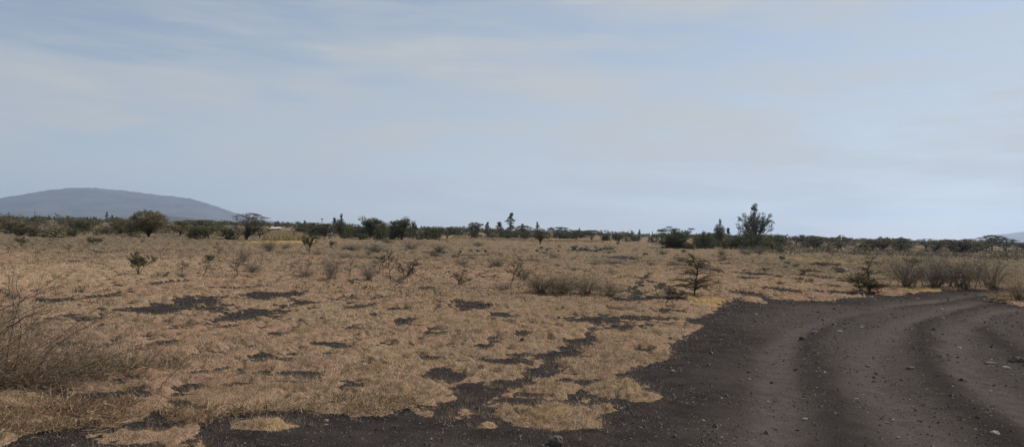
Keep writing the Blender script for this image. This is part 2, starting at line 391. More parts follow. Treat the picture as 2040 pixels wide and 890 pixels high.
def build_grass():
    x, y, r = scatter(190000, 6.5, 75)
    C, road, L, D = fields(x, y)
    dens = .45 + .55 * sstep(-.5, .3, fbm(x, y, 1.3, 3, 301))
    dens = dens * (.5 + .5 * sstep(-.45, .25, fbm(x, y, .35, 3, 305)))
    keep = (C < -.005 + .30 * rng.random(len(x)) ** 2.2) & (rng.random(len(x)) < dens * (.75 + .25 * sstep(.0, .25, -C)))
    x, y, r, C = x[keep], y[keep], r[keep], C[keep]
    z = heights(x, y, C, road[keep], L[keep], D[keep])
    edge = sstep(-.35, -.02, C)
    h = .024 + .022 * rng.random(len(x)) + .030 * edge * rng.random(len(x)) ** 3 + .035 * rng.random(len(x)) ** 8 + .03 * sstep(15, 60, r) + .03 * sstep(.35, .7, fbm(x, y, .5, 3, 303))
    V, T, A = blades(x, y, z, h, .0022 + .00042 * r, 6, .02 + .006 * r, 1.1)
    m1 = (V, T, A)
    # taller clumps among the short turf
    x, y, r = scatter(9000, 6.5, 60); C, road, L, D = fields(x, y); k = (C < .05) & (C > -.9) & (rng.random(len(x)) < .25 + .75 * sstep(-.3, .3, fbm(x, y, .9, 3, 311))) ; x, y, r = x[k], y[k], r[k]
    z = heights(x, y, C[k], road[k], L[k], D[k]); sz = .5 + rng.random(len(x))
    Vc, Tc, Ac = blades(x, y, z, .055 * sz, .002 + .0004 * r, 22, .05 * sz + .002 * r, 1.2)
    m1 = (np.vstack([V, Vc]), np.vstack([T, Tc + len(V)]), np.concatenate([A, Ac * .9]))
    # loose straw lying on the cinder
    x, y, r = scatter(2600, 7, 30); C, road, L, D = fields(x, y); k = (C > .02) & (C < 1.1); x, y, r = x[k], y[k], r[k]
    z = heights(x, y, C[k], road[k], L[k], D[k])
    V2, T2, A2 = blades(x, y, z, np.full(len(x), .02), .002 + .0003 * r, 3, .03 + 0 * r, 3.5)
    A2 = np.full(len(A2), .95)
    V = np.vstack([m1[0], V2]); T = np.vstack([m1[1], T2 + len(m1[0])]); A = np.concatenate([m1[2], A2])
    o = obj('dry_grass', mesh_from('dry_grass', V, T, {'rnd': A}), M['turf']); o['kind'] = 'stuff'
    tag(o, 'short dry tan grass matting the plain beside the dark track', 'grass')
build_grass()
OCT = np.array([[1, 0, 0], [-1, 0, 0], [0, 1, 0], [0, -1, 0], [0, 0, 1], [0, 0, -1.]])
OCF = np.array([[0, 2, 4], [2, 1, 4], [1, 3, 4], [3, 0, 4], [2, 0, 5], [1, 2, 5], [3, 1, 5], [0, 3, 5]])
def build_gravel():
    x, y, r = scatter(120000, 6.5, 45); C, road, L, D = fields(x, y)
    cl = sstep(-.3, .5, fbm(x, y, 1.1, 3, 401))
    k = (C > .03) & (rng.random(len(x)) < (.25 + .75 * cl) * (1 - .6 * L)); x, y, r = x[k], y[k], r[k]
    z = heights(x, y, C[k], road[k], L[k], D[k]); n = len(x)
    s = (.0035 + .0006 * r) * np.exp(rng.normal(0, .45, n))
    off = OCT[None] * (.7 + .6 * rng.random((n, 6, 1))) + rng.normal(0, .22, (n, 6, 3))
    off[:, :, 2] *= .65
    V = np.stack([x, y, z], 1)[:, None] + off * s[:, None, None]
    T = (np.arange(n)[:, None, None] * 6 + OCF[None]).reshape(-1, 3)
    o = obj('gravel', mesh_from('gravel', V.reshape(-1, 3), T, {'rnd': np.repeat(rng.random(n), 6)}), M['gravel']); o['kind'] = 'stuff'
    tag(o, 'loose dark volcanic gravel strewn over the track', 'gravel')
build_gravel()
def build_scrub():
    mb = MB()
    x, y, r = scatter(9000, 24, 260)
    n = fbm(x, y, .07, 3, 501) + .3 * fbm(x, y, .5, 2, 502)
    C, road, L, D = fields(x, y)
    k = (road < -.8) & (n + rng.normal(0, .15, len(x)) > -.05 + .35 * sstep(60, 25, r)); x, y, r, n = x[k], y[k], r[k], n[k]
    z = zat(x, y); cnt = len(x)
    m = 16
    sz = (.08 + .10 * rng.random(cnt) + .0020 * r) * (.6 + .8 * rng.random(cnt))
    g = rng.normal(size=(cnt, m, 3)) * .5; g[:, :, 2] = abs(g[:, :, 2]) * .6
    c = np.stack([x, y, z], 1)[:, None] + g * sz[:, None, None]
    mb.leaves(c.reshape(-1, 3), np.repeat(sz * .38, m), rng, 0, .3)
    x, y, r = scatter(5200, 75, 420, 38); az = np.degrees(np.arctan2(x, y)); nn = fbm(x, y, .03, 3, 611)
    k = (((az + 5 * nn < -17) & (r > 118 + 35 * rng.random(len(x)))) | ((az + 3 * nn > 17) & (r > 112 + 30 * rng.random(len(x))))) & (rng.random(len(x)) < .85); x, y, r = x[k], y[k], r[k]
    cnt = len(x); m = 42; hh = (.5 + 1.3 * rng.random(cnt) ** 1.5); g = rng.normal(size=(cnt, m, 3)) * .42; g[:, :, 2] = abs(g[:, :, 2]) * .9
    c = np.stack([x, y, zat(x, y)], 1)[:, None] + g * np.stack([hh * 1.3, hh * 1.3, hh * .8], 1)[:, None]
    for sel, mt, side in ((x < 0, 'scrub', 'olive brown scrub covering the far left of the plain'), (x > 0, 'scrubr', 'hazy brown scrub covering the far right of the plain')):
        mb2 = MB(); mb2.leaves(c[sel].reshape(-1, 3), np.repeat(hh[sel] * .22, m), rng, 0, .5)
        o = obj('scrubland', mb2.mesh('scrubland'), M[mt]); o['kind'] = 'stuff'; tag(o, side, 'scrub')
    o = obj('low_scrub', mb.mesh('low_scrub'), M['brown']); o['kind'] = 'stuff'
    tag(o, 'low grey brown scrub scattered across the middle of the plain', 'scrub')
build_scrub()

# ------------------------------------------------------------------ plant generators (unit height 1, unit width 1)
def bez(p0, p1, p2, n=5):
    t = np.linspace(0, 1, n)[:, None]; return (1 - t) ** 2 * p0 + 2 * t * (1 - t) * p1 + t * t * p2
def plant(kind, seed, leaf=None, nl=None):
    rg = np.random.default_rng(seed); S = MB(); L = MB(); U = rg.random
    def lf(c, r, n, size, droop=0., thin=.55):
        p = rg.normal(size=(n, 3)); p /= np.linalg.norm(p, axis=1)[:, None]; p *= (U(n) ** .4)[:, None]
        L.leaves(np.asarray(c) + p * np.asarray(r), np.full(n, size), rg, droop, thin)
    def tw(c, r, n, rd, up=.3):
        for _ in range(n):
            d = rg.normal(size=3); d[2] = abs(d[2]) * up + up * .5; d /= np.linalg.norm(d)
            e = np.asarray(c) + d * np.asarray(r) * 1.5
            S.tube([c, (np.asarray(c) + e) / 2 + rg.normal(size=3) * .012, e], rd, rd * .35, 3)
    if kind == 'umbrella':
        S.tube(bez(np.zeros(3), np.array([.02, .01, .2]), np.array([rg.normal() * .02, rg.normal() * .02, .42]), 5), .026, .018, 6)
        lob = [(U() * 6.28, .9 + .2 * U()) for _ in range(3)]
        for i in range(46):
            a = U() * 6.283; q = math.sqrt(U()); rr = .46 * q * (.85 + .15 * math.cos(2 * a + seed)); lay = U() < .30
            z = (.64 + .08 * U() if lay else .86 + .09 * (1 - q * q) + rg.normal() * .018)
            if lay: rr *= .85
            z += .05 * math.sin(3 * a + seed) * q + (0 if lay else .10 * (1 - q * q) - .08)
            c = np.array([rr * math.cos(a), rr * math.sin(a), z])
            p0 = np.array([0, 0, .12 + .30 * U()])
            if i % 3 == 0: S.tube(bez(p0, p0 * [1, 1, 1] + (c - p0) * [.75, .75, .45], c, 5), .009, .003, 3)
            lf(c, (.085, .085, .035), nl or 60, .034, 0, .6)
            if i % 4 == 0: lf(c * [.9, .9, .8], (.10, .10, .05), nl or 50, .034, 0, .6)
    elif kind == 'vase':
        for i in range(52):
            a = U() * 6.283; q = math.sqrt(U()); rr = .47 * q
            z = .97 - .16 * q * q - .25 * U() ** 2
            if U() < .22: z *= .72; rr *= .75
            c = np.array([rr * math.cos(a), rr * math.sin(a), z])
            p0 = np.array([0, 0, .04 + .2 * U()])
            S.tube(bez(p0, p0 + (c - p0) * [.42, .42, .5] + rg.normal(size=3) * .015, c, 6), .0085, .0025, 3)
            for t in (.55, .75): 
                pm = p0 + (c - p0) * t
                tw(pm, (.08, .08, .09), 2, .0022)
            tw(c, (.07, .07, .03), 6, .0018, .5); lf(c, (.095, .095, .035), nl or 60, .026, 0, .35); lf(p0 + (c - p0) * .8, (.08, .08, .05), nl or 24, .024, 0, .35)
        S.tube([(0, 0, 0), (.005, 0, .12), (0, .01, .24)], .030, .022, 6)
    elif kind == 'dome':
        S.tube([(0, 0, 0), (.02, 0, .15), (.01, .01, .35)], .035, .025, 6)
        for i in range(340):
            d = rg.normal(size=3); d /= np.linalg.norm(d); q = U() ** .28
            c = np.array([d[0] * .43 * q, d[1] * .43 * q, .57 + d[2] * .37 * q])
            if i < 45: S.tube(bez(np.array([0, 0, .05 + .2 * U()]), np.array([c[0] * .4, c[1] * .4, c[2] * .5 + .05]), c, 4), .010, .003, 3)
            lf(c, (.06, .06, .05), nl or 60, .024, 0, .45)
    elif kind in ('round', 'bush', 'layered'):
        lo = .10 if kind == 'round' else .0
        if kind == 'round': S.tube([(0, 0, 0), (.02, .01, .2), (0, .02, .5)], .035, .02, 6)
        K = 46; lobes = [(rg.normal() * .17, rg.normal() * .17, .62 + .38 * U()) for _ in range(5)]; lobes[0] = (rg.normal() * .06, rg.normal() * .06, 1.)
        for i in range(K):
            lx, ly, lh = lobes[i % 5]; t = U() ** .8; zz = lo + (lh - lo) * t * .93
            Rz = .36 * math.sqrt(max(0.02, 1 - ((t - .28) / .76) ** 2)) * (.75 + .25 * lh); a = U() * 6.283; q = .35 + .65 * math.sqrt(U())
            c = np.array([lx + math.cos(a) * Rz * q, ly + math.sin(a) * Rz * q, zz + .03])
            p0 = np.array([0, 0, .25 * U()]) if kind == 'round' else np.array([rg.normal() * .06, rg.normal() * .06, 0])
            S.tube(bez(p0, p0 + (c - p0) * [.5, .5, .45], c, 4), .009, .003, 3)
            s = (.05 if kind != 'round' else .09) + .05 * U()
            lf(c, (s * 1.9, s * 1.9, s * .5) if kind == 'layered' else (s * 1.3, s * 1.3, s), nl or (130 if kind == 'round' else 85 if kind != 'layered' else 70), .040, 0, .62)
    elif kind == 'euc':
        lob = [(0, 0, .55, .20, .18, .33), (-.26, .02, .58, .22, .18, .24), (.27, -.04, .52, .22, .18, .28), (-.03, .2, .5, .2, .15, .28), (.05, -.15, .45, .25, .15, .25), (.03, 0, .88, .07, .07, .12)]
        for li, (lx, ly, lz, ax, ay, az) in enumerate(lob):
            path = bez(np.array([rg.normal() * .02, 0, 0]), np.array([lx * .45, ly * .45, lz * .4]), np.array([lx * 1.1, ly * 1.1, min(.97, lz + az * .9)]), 8); S.tube(path, .006, .0015, 4)
            for k in range(84 if li < 5 else 26):
                p = rg.normal(size=3); p /= np.linalg.norm(p); p *= U() ** .38
                c = np.array([lx + p[0] * ax, ly + p[1] * ay, lz + p[2] * az]); c[2] = min(c[2], .98)
                pc = path[int(min(7, max(1, c[2] / (lz + az) * 7 - 1)))]
                S.tube([pc, (pc + c) / 2 + [0, 0, .02], c], .0035, .0012, 3)
                lf(c, (.036, .036, .034), nl or 32, .020, .1, .5)
    elif kind == 'euc_tall':
        path = bez(np.zeros(3), np.array([.10, 0, .5]), np.array([0, .05, 1.]), 10); S.tube(path, .022, .003, 5)
        for k in range(60):
            t = .22 + .76 * U() ** .85; pc = path[min(9, int(t * 9.99))]; env = .36 * math.sin(min(1, (1.04 - t) * 1.25) * 1.5) * (.6 + .4 * math.sin(t * 17 + seed))
            a = U() * 6.283; sp = env * math.sqrt(U()); c = np.array([pc[0] + math.cos(a) * sp, pc[1] + math.sin(a) * sp, t + .02 * rg.normal()]); c[2] = min(c[2], .98)
            S.tube([pc - [0, 0, .06], (pc + c) / 2, c], .006, .002, 3); lf(c, (.09, .09, .035), nl or 44, .042, .4, .5)
    elif kind == 'cypress':
        S.tube([(0, 0, 0), (0, 0, .5), (0, 0, .98)], .03, .005, 5)
        for k in range(40):
            z = .08 + .88 * (k / 40); sp = .42 * (1.02 - z) * (.5 + .5 * U()); a = U() * 6.283
            lf((math.cos(a) * sp * .6, math.sin(a) * sp * .6, z), (sp * .5 + .03, sp * .5 + .03, .05), nl or 40, .035, 0, .6)
    elif kind == 'wispy':     # leafless twiggy bush
        for i in range(44):
            a = U() * 6.283; rr = .48 * math.sqrt(U()); z = (.98 - .35 * (rr / .48) ** 2) * (.6 + .4 * U())
            c = np.array([rr * math.cos(a), rr * math.sin(a), z]); p0 = np.array([rg.normal() * .05, rg.normal() * .05, 0])
            pa = bez(p0, p0 + (c - p0) * [.35, .35, .6] + rg.normal(size=3) * .03, c, 6); S.tube(pa, .0050, .0014, 3)
            for t in (2, 3, 4, 5): tw(pa[t], (.085, .085, .09), 3, .0014, .7)
            lf(c, (.09, .09, .07), nl or 60, .022, 0, .16)
            lf(pa[3], (.12, .12, .11), nl or 90, .022, 0, .16); lf(pa[2] * [1.8, 1.8, .8], (.13, .13, .10), nl or 60, .022, 0, .16)
    return S, L
def branchy(seed, spec, leafn=6, leafs=.02, stems=1, trunk=.9, lean=(0, 0), base_r=.02, flatness=.55, lowest=.2, curl=.10, splits=(9, 7, 5), thorn=0):
    rg = np.random.default_rng(seed); S = MB(); L = MB()
    def grow(p, d, ln, r, dep):
        n = max(3, 7 - dep); P = [p]; dd = d.copy()
        for i in range(n):
            dd = dd + rg.normal(size=3) * curl * (1 + .4 * dep); dd[2] += .04 if dep else 0; dd /= np.linalg.norm(dd)
            P.append(P[-1] + dd * ln / n)
        P = np.array(P); S.tube(P, r, r * (.35 if dep < 2 else .25), 5 if dep == 0 else 3)
        if dep >= len(splits) - 0:
            if leafn:
                t = rg.random(leafn)[:, None] * (len(P) - 1); i0 = np.minimum(t.astype(int), len(P) - 2)[:, 0]; f = t[:, 0] - i0
                C = P[i0] * (1 - f)[:, None] + P[i0 + 1] * f[:, None] + rg.normal(size=(leafn, 3)) * leafs * .6
                L.leaves(C, np.full(leafn, leafs), rg, 0, .5)
            return
        for k in range(splits[dep]):
            t = (lowest if dep == 0 else .25) + (1 - (lowest if dep == 0 else .25)) * (k + rg.random()) / splits[dep]
            i0 = min(int(t * n), n - 1); f = t * n - i0; q = P[i0] * (1 - f) + P[i0 + 1] * f
            a = rg.random() * 6.283 if dep == 0 else rg.normal() * 1.0
            if dep == 0: nd = np.array([math.cos(a), math.sin(a), flatness * (.4 + rg.random())])
            else:
                side = np.cross(dd, [0, 0, 1.]); side /= np.linalg.norm(side) + 1e-6
                nd = dd * .8 + side * (1 if k % 2 else -1) * (.5 + .5 * rg.random()) + np.array([0, 0, .25 * rg.normal() + .1])
            nd /= np.linalg.norm(nd)
            l2 = ln * (spec[dep] * (1.15 - .55 * t)) * (.7 + .5 * rg.random())
            grow(q, nd, l2, r * .56 * (1.1 - .4 * t), dep + 1)
    for s in range(stems):
        a = rg.random() * 6.283; sp = 0 if stems == 1 else .35 + .45 * rg.random()
        d = np.array([math.cos(a) * sp + lean[0], math.sin(a) * sp + lean[1], 1.]); d /= np.linalg.norm(d)
        grow(np.array([0, 0, 0.]) + (0 if stems == 1 else 1) * np.array([rg.normal() * .03, rg.normal() * .03, 0]), d, trunk * (1 if stems == 1 else .75 + .3 * rg.random()), base_r, 0)
    return S, L
def sapling(seed, layers, leafs=.020, ln=9, bend=1.):
    rg = np.random.default_rng(seed); S = MB(); L = MB(); U = rg.random
    tr = np.array([[0, 0, 0], [.015, 0, .10], [-.015, .01, .26], [-.02, 0, .38], [-.075, 0, .55], [-.085, 0, .66], [-.03, .01, .76], [.05, 0, .88], [.11, 0, .97]]); tr[:, 0] *= bend; S.tube(tr, .020, .005, 6)
    def at(z): return np.array([np.interp(z, tr[:, 2], tr[:, 0]), np.interp(z, tr[:, 2], tr[:, 1]), z])
    for (z, R, n) in layers:
        a0 = U() * 6.283
        for k in range(n):
            a = a0 + k * 6.283 / n + rg.normal() * .3; l = R * (.7 + .4 * U()); p = at(z + rg.normal() * .03); l *= .6 + .6 * U(); P = [p]; up = .75 + .5 * rg.normal() * .5; d = np.array([math.cos(a), math.sin(a), up])
            for i in range(7):
                d[2] = up - .16 * i + rg.normal() * .30; d[:2] += rg.normal(size=2) * .34; P.append(P[-1] + d / np.linalg.norm(d) * l / 7)
            P = np.array(P); S.tube(P, .009, .0025, 4)
            for i in range(3, 8):
                for q in range(int(rg.integers(1, 4))):
                    s2 = np.array([-d[1], d[0], 0]) * (1 if q % 2 else -1) * (.4 + .6 * U()) + d * .6 + np.array([0, 0, rg.normal() * .2]); s2 /= np.linalg.norm(s2); l2 = l * (.18 + .22 * U()); e = P[i] + s2 * l2; e[2] += .02
                    m = (P[i] + e) / 2 + rg.normal(size=3) * .01; S.tube([P[i], m, e], .0035, .0012, 3)
                    C = np.linspace(0, 1, ln)[:, None] * (e - P[i]) + P[i] + rg.normal(size=(ln, 3)) * [.022, .022, .014]; L.leaves(C, np.full(ln, leafs), rg, 0, .5)
    return S, L
def norm_pair(S, L):
    P = np.concatenate(S.V + L.V); z1 = np.percentile(P[:, 2], 99.7); w = np.percentile(np.abs(P[:, :2]), 98)
    for B in (S, L):
        for V in B.V: V[:, 2] = np.maximum(V[:, 2] / z1, -.02); V[:, :2] *= .5 / w
    return S, L
PROTO = {}
def addproto(k, pair, barkk, leafk, pn=('trunk', 'crown'), rename=True):
    S, L = pair
    PROTO.setdefault(k, []).append((S.mesh(pn[0]), L.mesh(pn[1]) if L.V else None, barkk, leafk, pn))
for s in (1, 2, 3): addproto('umbrella', norm_pair(*plant('umbrella', s)), 'bark', 'green')
for s in (4, 5): addproto('vase', norm_pair(*plant('vase', s)), 'bark', 'brown')
addproto('dome', norm_pair(*plant('dome', 6)), 'bark', 'dome')
for s in (7, 8, 9): addproto('round', norm_pair(*plant('round', s)), 'bark', 'dark')
for s in (10, 11, 12): addproto('bush', norm_pair(*plant('bush', s)), 'bark', 'olive', ('stems', 'foliage'))
for s in (41, 42): addproto('layered', norm_pair(*plant('layered', s)), 'bark', 'dark')
for s in (13, 14): addproto('euc', norm_pair(*plant('euc', s)), 'barkg', 'euc')
for s in (15, 16): addproto('euc_tall', norm_pair(*plant('euc_tall', s)), 'bark', 'euc')
addproto('cypress', norm_pair(*plant('cypress', 17)), 'bark', 'dark')
for s in (18, 19, 20): addproto('wispy', norm_pair(*plant('wispy', s)), 'barkg', 'grey', ('stems', 'foliage'))
addproto('hero', norm_pair(*sapling(33, [(.15, .50, 5), (.22, .62, 7), (.28, .62, 7), (.34, .55, 5), (.52, .50, 6), (.62, .55, 6), (.70, .55, 6), (.78, .42, 5), (.88, .28, 4)], .023, 12)), 'bark', 'dark')
addproto('leader', norm_pair(*sapling(35, [(.06, .40, 6), (.12, .55, 7), (.20, .55, 6), (.30, .46, 6), (.42, .38, 5), (.56, .22, 3), (.70, .22, 3), (.84, .16, 3), (.94, .10, 2)], .024, 8, .5)), 'bark', 'dark')
for s, ln in ((22, (.15, 0)), (23, (-.35, 0)), (24, (.5, 0)), (30, (.0, .2))):
    addproto('bare', norm_pair(*branchy(s, (.55, .5, .5), leafn=8, leafs=.022, trunk=.9, base_r=.020, flatness=.6, lowest=.30, splits=(9, 6, 4), lean=ln)), 'bark', 'brown', ('stems', 'foliage'))
for s in (25, 26): addproto('windswept', norm_pair(*branchy(s, (.55, .5, .5), leafn=4, leafs=.022, stems=5, trunk=.8, base_r=.02, flatness=.35, lowest=.25, splits=(6, 6, 4), lean=(.6, 0))), 'bark', 'brown', ('stems', 'foliage'))
for s in (27, 28): addproto('leafy', norm_pair(*branchy(s, (.55, .5, .5), leafn=10, leafs=.03, stems=5, trunk=.9, base_r=.015, flatness=.6, lowest=.35, splits=(6, 6, 4))), 'bark', 'green', ('stems', 'foliage'))
PROT_N = {}
def place(kind, px, by, hp, wp, name, label, cat, group=None, leaf=None, var=None, rz=None, dz=0, loc=None):
    L = PROTO[kind]; i = PROT_N.get(kind, 0); PROT_N[kind] = i + 1
    p = L[(i if var is None else var) % len(L)]
    if loc is None:
        x, y, z = hit(px, by)
        if y < 80: z = float(zat(x, y)[0])
        loc = (x, y, z - .02 + dz); Y = y
        hw, ww = hp / F * Y, wp / F * Y
    else: hw, ww = hp, wp
    t = thing(name, label, cat, loc, R0.random() * 6.283 if rz is None else rz, group, (ww, ww, hw))
    obj(p[4][0], p[0], M[p[2]], t)
    if p[1] is not None: obj(p[4][1], p[1], M[leaf or p[3]], t)
    return t

# ---- trees one can tell apart (x, base y, height px, width px)
T = place
T('dome', 296, 474, 55, 64, 'acacia_tree', 'large domed olive brown tree, rounded like a ball, in front of the blue mountain', 'tree')
T('vase', 491, 480, 56, 74, 'acacia_tree', 'bare purplish vase-shaped acacia standing alone against the mountain foot', 'tree', var=0)
T('umbrella', 398, 464, 26, 86, 'acacia_tree', 'wide low green acacia between the domed tree and the vase-shaped acacia', 'tree')
T('bush', 456, 479, 23, 40, 'acacia_tree', 'small green acacia just left of the vase-shaped acacia', 'tree', leaf='green')
T('umbrella', 518, 476, 23, 42, 'acacia_tree', 'small flat-topped acacia just right of the vase-shaped acacia', 'tree')
T('bush', 504, 468, 13, 24, 'shrub', 'dark bush behind the base of the vase-shaped acacia', 'shrub', leaf='dark')
T('bush', 239, 468, 32, 34, 'shrub', 'brown green bush touching the left side of the domed tree', 'shrub')
T('bush', 261, 472, 22, 18, 'shrub', 'dark bush at the foot of the domed tree', 'shrub', leaf='dark')
T('bush', 226, 465, 12, 16, 'shrub', 'small rounded dark brown bush left of the domed tree', 'shrub', leaf='brown')
T('euc_tall', 213, 446, 24, 10, 'eucalyptus_tree', 'narrow grey eucalyptus against the mountain left of the domed tree', 'tree')
T('euc_tall', 223, 446, 18, 8, 'eucalyptus_tree', 'shorter eucalyptus beside the narrow one in front of the mountain', 'tree')
T('cypress', 241, 444, 12, 5, 'cypress_tree', 'tiny dark cypress on the skyline left of the domed tree', 'tree')
for i, (x, b, h, w) in enumerate([(38, 471, 22, 34), (62, 472, 20, 36), (88, 473, 17, 36), (112, 474, 20, 34), (142, 473, 15, 34)]):
    T('bush', x, b, h, w, 'shrub', 'dark green bush in the hedge-like row at the far left of the plain', 'shrub', 'dark bushes in a row at left', leaf='dark')
T('bush', 67, 448, 18, 26, 'shrub', 'round dark bush on the skyline at far left', 'shrub', leaf='dark')
T('umbrella', 18, 446, 15, 40, 'acacia_tree', 'flat brown acacia on the skyline at the left edge', 'tree', leaf='brown')
T('wispy', 120, 448, 22, 26, 'shrub', 'pale wispy bush breaking the skyline under the mountain', 'shrub', leaf='brown')
T('bush', 140, 452, 12, 14, 'shrub', 'small green bush right of the pale wispy skyline bush', 'shrub', leaf='green')
T('leafy', 44, 492, 20, 34, 'shrub', 'olive bush below the dark hedge-like row at left', 'shrub', leaf='olive')
T('leafy', 188, 490, 18, 34, 'shrub', 'dark tangled bush with pale grass beside it, left of the domed tree', 'shrub')
T('bare', 140, 506, 18, 34, 'thorn_shrub', 'low leafless thorn shrub on the bare sand at left', 'shrub')
T('euc_tall', 607, 458, 19, 12, 'eucalyptus_tree', 'small eucalyptus alone on the skyline left of the mast', 'tree')
T('euc_tall', 666, 462, 28, 13, 'eucalyptus_tree', 'dense dark eucalyptus left of the airy one in the middle grove', 'tree', leaf='dark')
T('euc', 679, 476, 50, 30, 'eucalyptus_tree', 'airy eucalyptus with sky showing through, above the middle grove', 'tree')
for (x, b, h, w, k, lf_, lab) in [
    (600, 468, 16, 28, 'bush', 'brown', 'brown grey bush at the left end of the middle grove'),
    (625, 470, 22, 34, 'bush', 'green', 'grey green tree above the dry crop field edge'),
    (648, 474, 28, 40, 'umbrella', 'brown', 'brownish tree directly behind the white-roofed stand'),
    (690, 474, 27, 40, 'bush', 'olive', 'yellowish olive tree under the airy eucalyptus'),
    (715, 474, 20, 36, 'bush', 'brown', 'reddish brown tree left of the tallest round tree'),
    (628, 477, 14, 34, 'bush', 'dark', 'dark hedge bush left of the white-roofed stand'),
    (690, 477, 13, 44, 'bush', 'dark', 'dark hedge bush right of the white-roofed stand'),
    (722, 478, 13, 40, 'bush', 'dark', 'dark hedge bush below the pale shed roof'),
    (738, 476, 44, 42, 'round', 'dark', 'tall round dark tree at the left of the dense grove'),
    (760, 477, 38, 40, 'round', 'green', 'round green tree beside the tall round dark tree'),
    (758, 480, 26, 30, 'round', 'green', 'lower rounded tree in front of the dense grove'),
    (780, 478, 36, 40, 'layered', 'dark', 'spreading dark tree in the middle of the dense grove'),
    (800, 479, 46, 40, 'round', 'dark', 'tallest tree of the dense grove, with a tuft on its top'),
    (824, 477, 37, 22, 'round', 'dark', 'rounded tree at the right end of the dense grove'),
    (838, 478, 20, 30, 'bush', 'green', 'low green tree just right of the dense grove'),
    (855, 474, 22, 30, 'umbrella', 'dark', 'small dark flat tree on the skyline right of the dense grove'),
    (868, 478, 16, 34, 'bush', 'green', 'grey green bush between the dense grove and the cypresses'),
    (890, 477, 24, 38, 'umbrella', 'green', 'broad flat tree left of the cypresses'),
    (943, 473, 30, 42, 'bush', 'dark', 'big dark mounded bush right of the cypresses'),
    (978, 474, 20, 40, 'bush', 'green', 'grey green tree below the two thin eucalyptuses'),
    (1000, 474, 16, 30, 'bush', 'dark', 'low dark tree left of the tall lone eucalyptus'),
    (1042, 473, 24, 34, 'umbrella', 'green', 'flat acacia right of the tall lone eucalyptus'),
    (1028, 474, 14, 24, 'bush', 'dark', 'dark bush at the foot of the tall lone eucalyptus'),
    (1090, 476, 16, 24, 'bush', 'green', 'bush behind the small forked tree on the plain'),
    (1114, 476, 24, 42, 'umbrella', 'dark', 'wide flat acacia right of the forked tree'),
    (1148, 478, 20, 34, 'umbrella', 'dark', 'flat acacia between two wider flat acacias'),
    (1178, 480, 22, 42, 'umbrella', 'dark', 'widest flat acacia in the centre right treeline'),
    (1205, 481, 16, 26, 'bush', 'green', 'low green tree right of the widest flat acacia'),
    (1234, 482, 15, 34, 'umbrella', 'dark', 'low dark acacia above the lava outcrop'),
    (1262, 481, 12, 22, 'bush', 'dark', 'small dark bush left of the tiny round-headed eucalyptus'),
    (1300, 484, 16, 30, 'bush', 'green', 'bush below the row of spiky conifers'),
    (1322, 488, 18, 30, 'bush', 'green', 'green bush left of the large layered acacia'),
    (1352, 496, 44, 68, 'layered', 'dark', 'large dark layered acacia at the left of the right-hand grove'),
    (1342, 496, 26, 44, 'bush', 'dark', 'dark bush under the large layered acacia'),
    (1405, 497, 36, 34, 'round', 'dark', 'dark round tree right of the yellow grass patch'),
    (1420, 488, 26, 30, 'round', 'green', 'green tree behind the dark round tree in the right-hand grove'),
    (1443, 497, 24, 26, 'bush', 'olive', 'yellow olive bush below the slim eucalyptus'),
    (1468, 497, 28, 40, 'round', 'dark', 'low dark dome tree left of the tallest eucalyptus'),
    (1500, 498, 38, 58, 'bush', 'dark', 'broad dark tree around the foot of the tallest eucalyptus'),
    (1538, 499, 20, 38, 'bush', 'olive', 'yellowish olive bush right of the tallest eucalyptus'),
    (1556, 508, 17, 20, 'leafy', 'dark', 'dark shrub standing alone right of the right-hand grove'),
    (1740, 501, 24, 32, 'umbrella', 'brown', 'small dark flat-topped tree alone on the brown plain at right'),
    (1668, 499, 19, 32, 'umbrella', 'brown', 'dark acacia with white stones lying under it'),
    (1650, 503, 16, 18, 'bush', 'green', 'green bush left of the white stones'),
    (1976, 500, 32, 44, 'umbrella', 'green', 'large pale flat acacia on the skyline near the right edge'),
    (2003, 503, 28, 40, 'umbrella', 'dark', 'dark round-topped tree in front of the far right hill'),
    (1795, 492, 20, 18, 'round', 'green', 'upright green tree on the skyline right of centre plain'),
    (1966, 495, 14, 16, 'bush', 'dark', 'small dark bush below the large pale flat acacia')]:
    T(k, x, b, h, w, 'acacia_tree' if k in ('umbrella', 'layered') else 'tree' if k == 'round' else 'shrub', lab, 'tree' if k != 'leafy' else 'shrub', None, leaf=lf_)
T('vase', 1076, 489, 34, 30, 'acacia_tree', 'small forked dark acacia on the plain in front of the treeline', 'tree', var=1, leaf='green')
T('leafy', 1376, 497, 13, 14, 'acacia_tree', 'tiny tree in front of the yellow grass patch', 'tree', leaf='dark')
T('euc_tall', 970, 472, 30, 14, 'eucalyptus_tree', 'thin eucalyptus right of the big dark mounded bush', 'tree')
T('euc_tall', 994, 472, 30, 20, 'eucalyptus_tree', 'sparse eucalyptus left of the tall lone eucalyptus', 'tree')
T('euc_tall', 1018, 473, 49, 24, 'eucalyptus_tree', 'tall lone dark eucalyptus rising highest in the centre treeline', 'tree')
T('euc_tall', 1041, 470, 24, 12, 'eucalyptus_tree', 'faint eucalyptus tip above the flat acacia, right of the tall lone one', 'tree')
T('euc_tall', 1070, 474, 32, 11, 'eucalyptus_tree', 'slender eucalyptus behind the small forked acacia', 'tree')
T('euc_tall', 1154, 472, 18, 6, 'eucalyptus_tree', 'tiny eucalyptus tip above the flat acacias', 'tree')
T('euc_tall', 1273, 482, 25, 9, 'eucalyptus_tree', 'tiny round-headed eucalyptus left of the spiky conifers', 'tree')
T('euc', 1433, 492, 55, 26, 'eucalyptus_tree', 'slim grey eucalyptus between the layered acacia and the tallest eucalyptus', 'tree', var=1)
T('euc_tall', 1451, 488, 34, 14, 'eucalyptus_tree', 'short eucalyptus right of the slim grey one', 'tree')
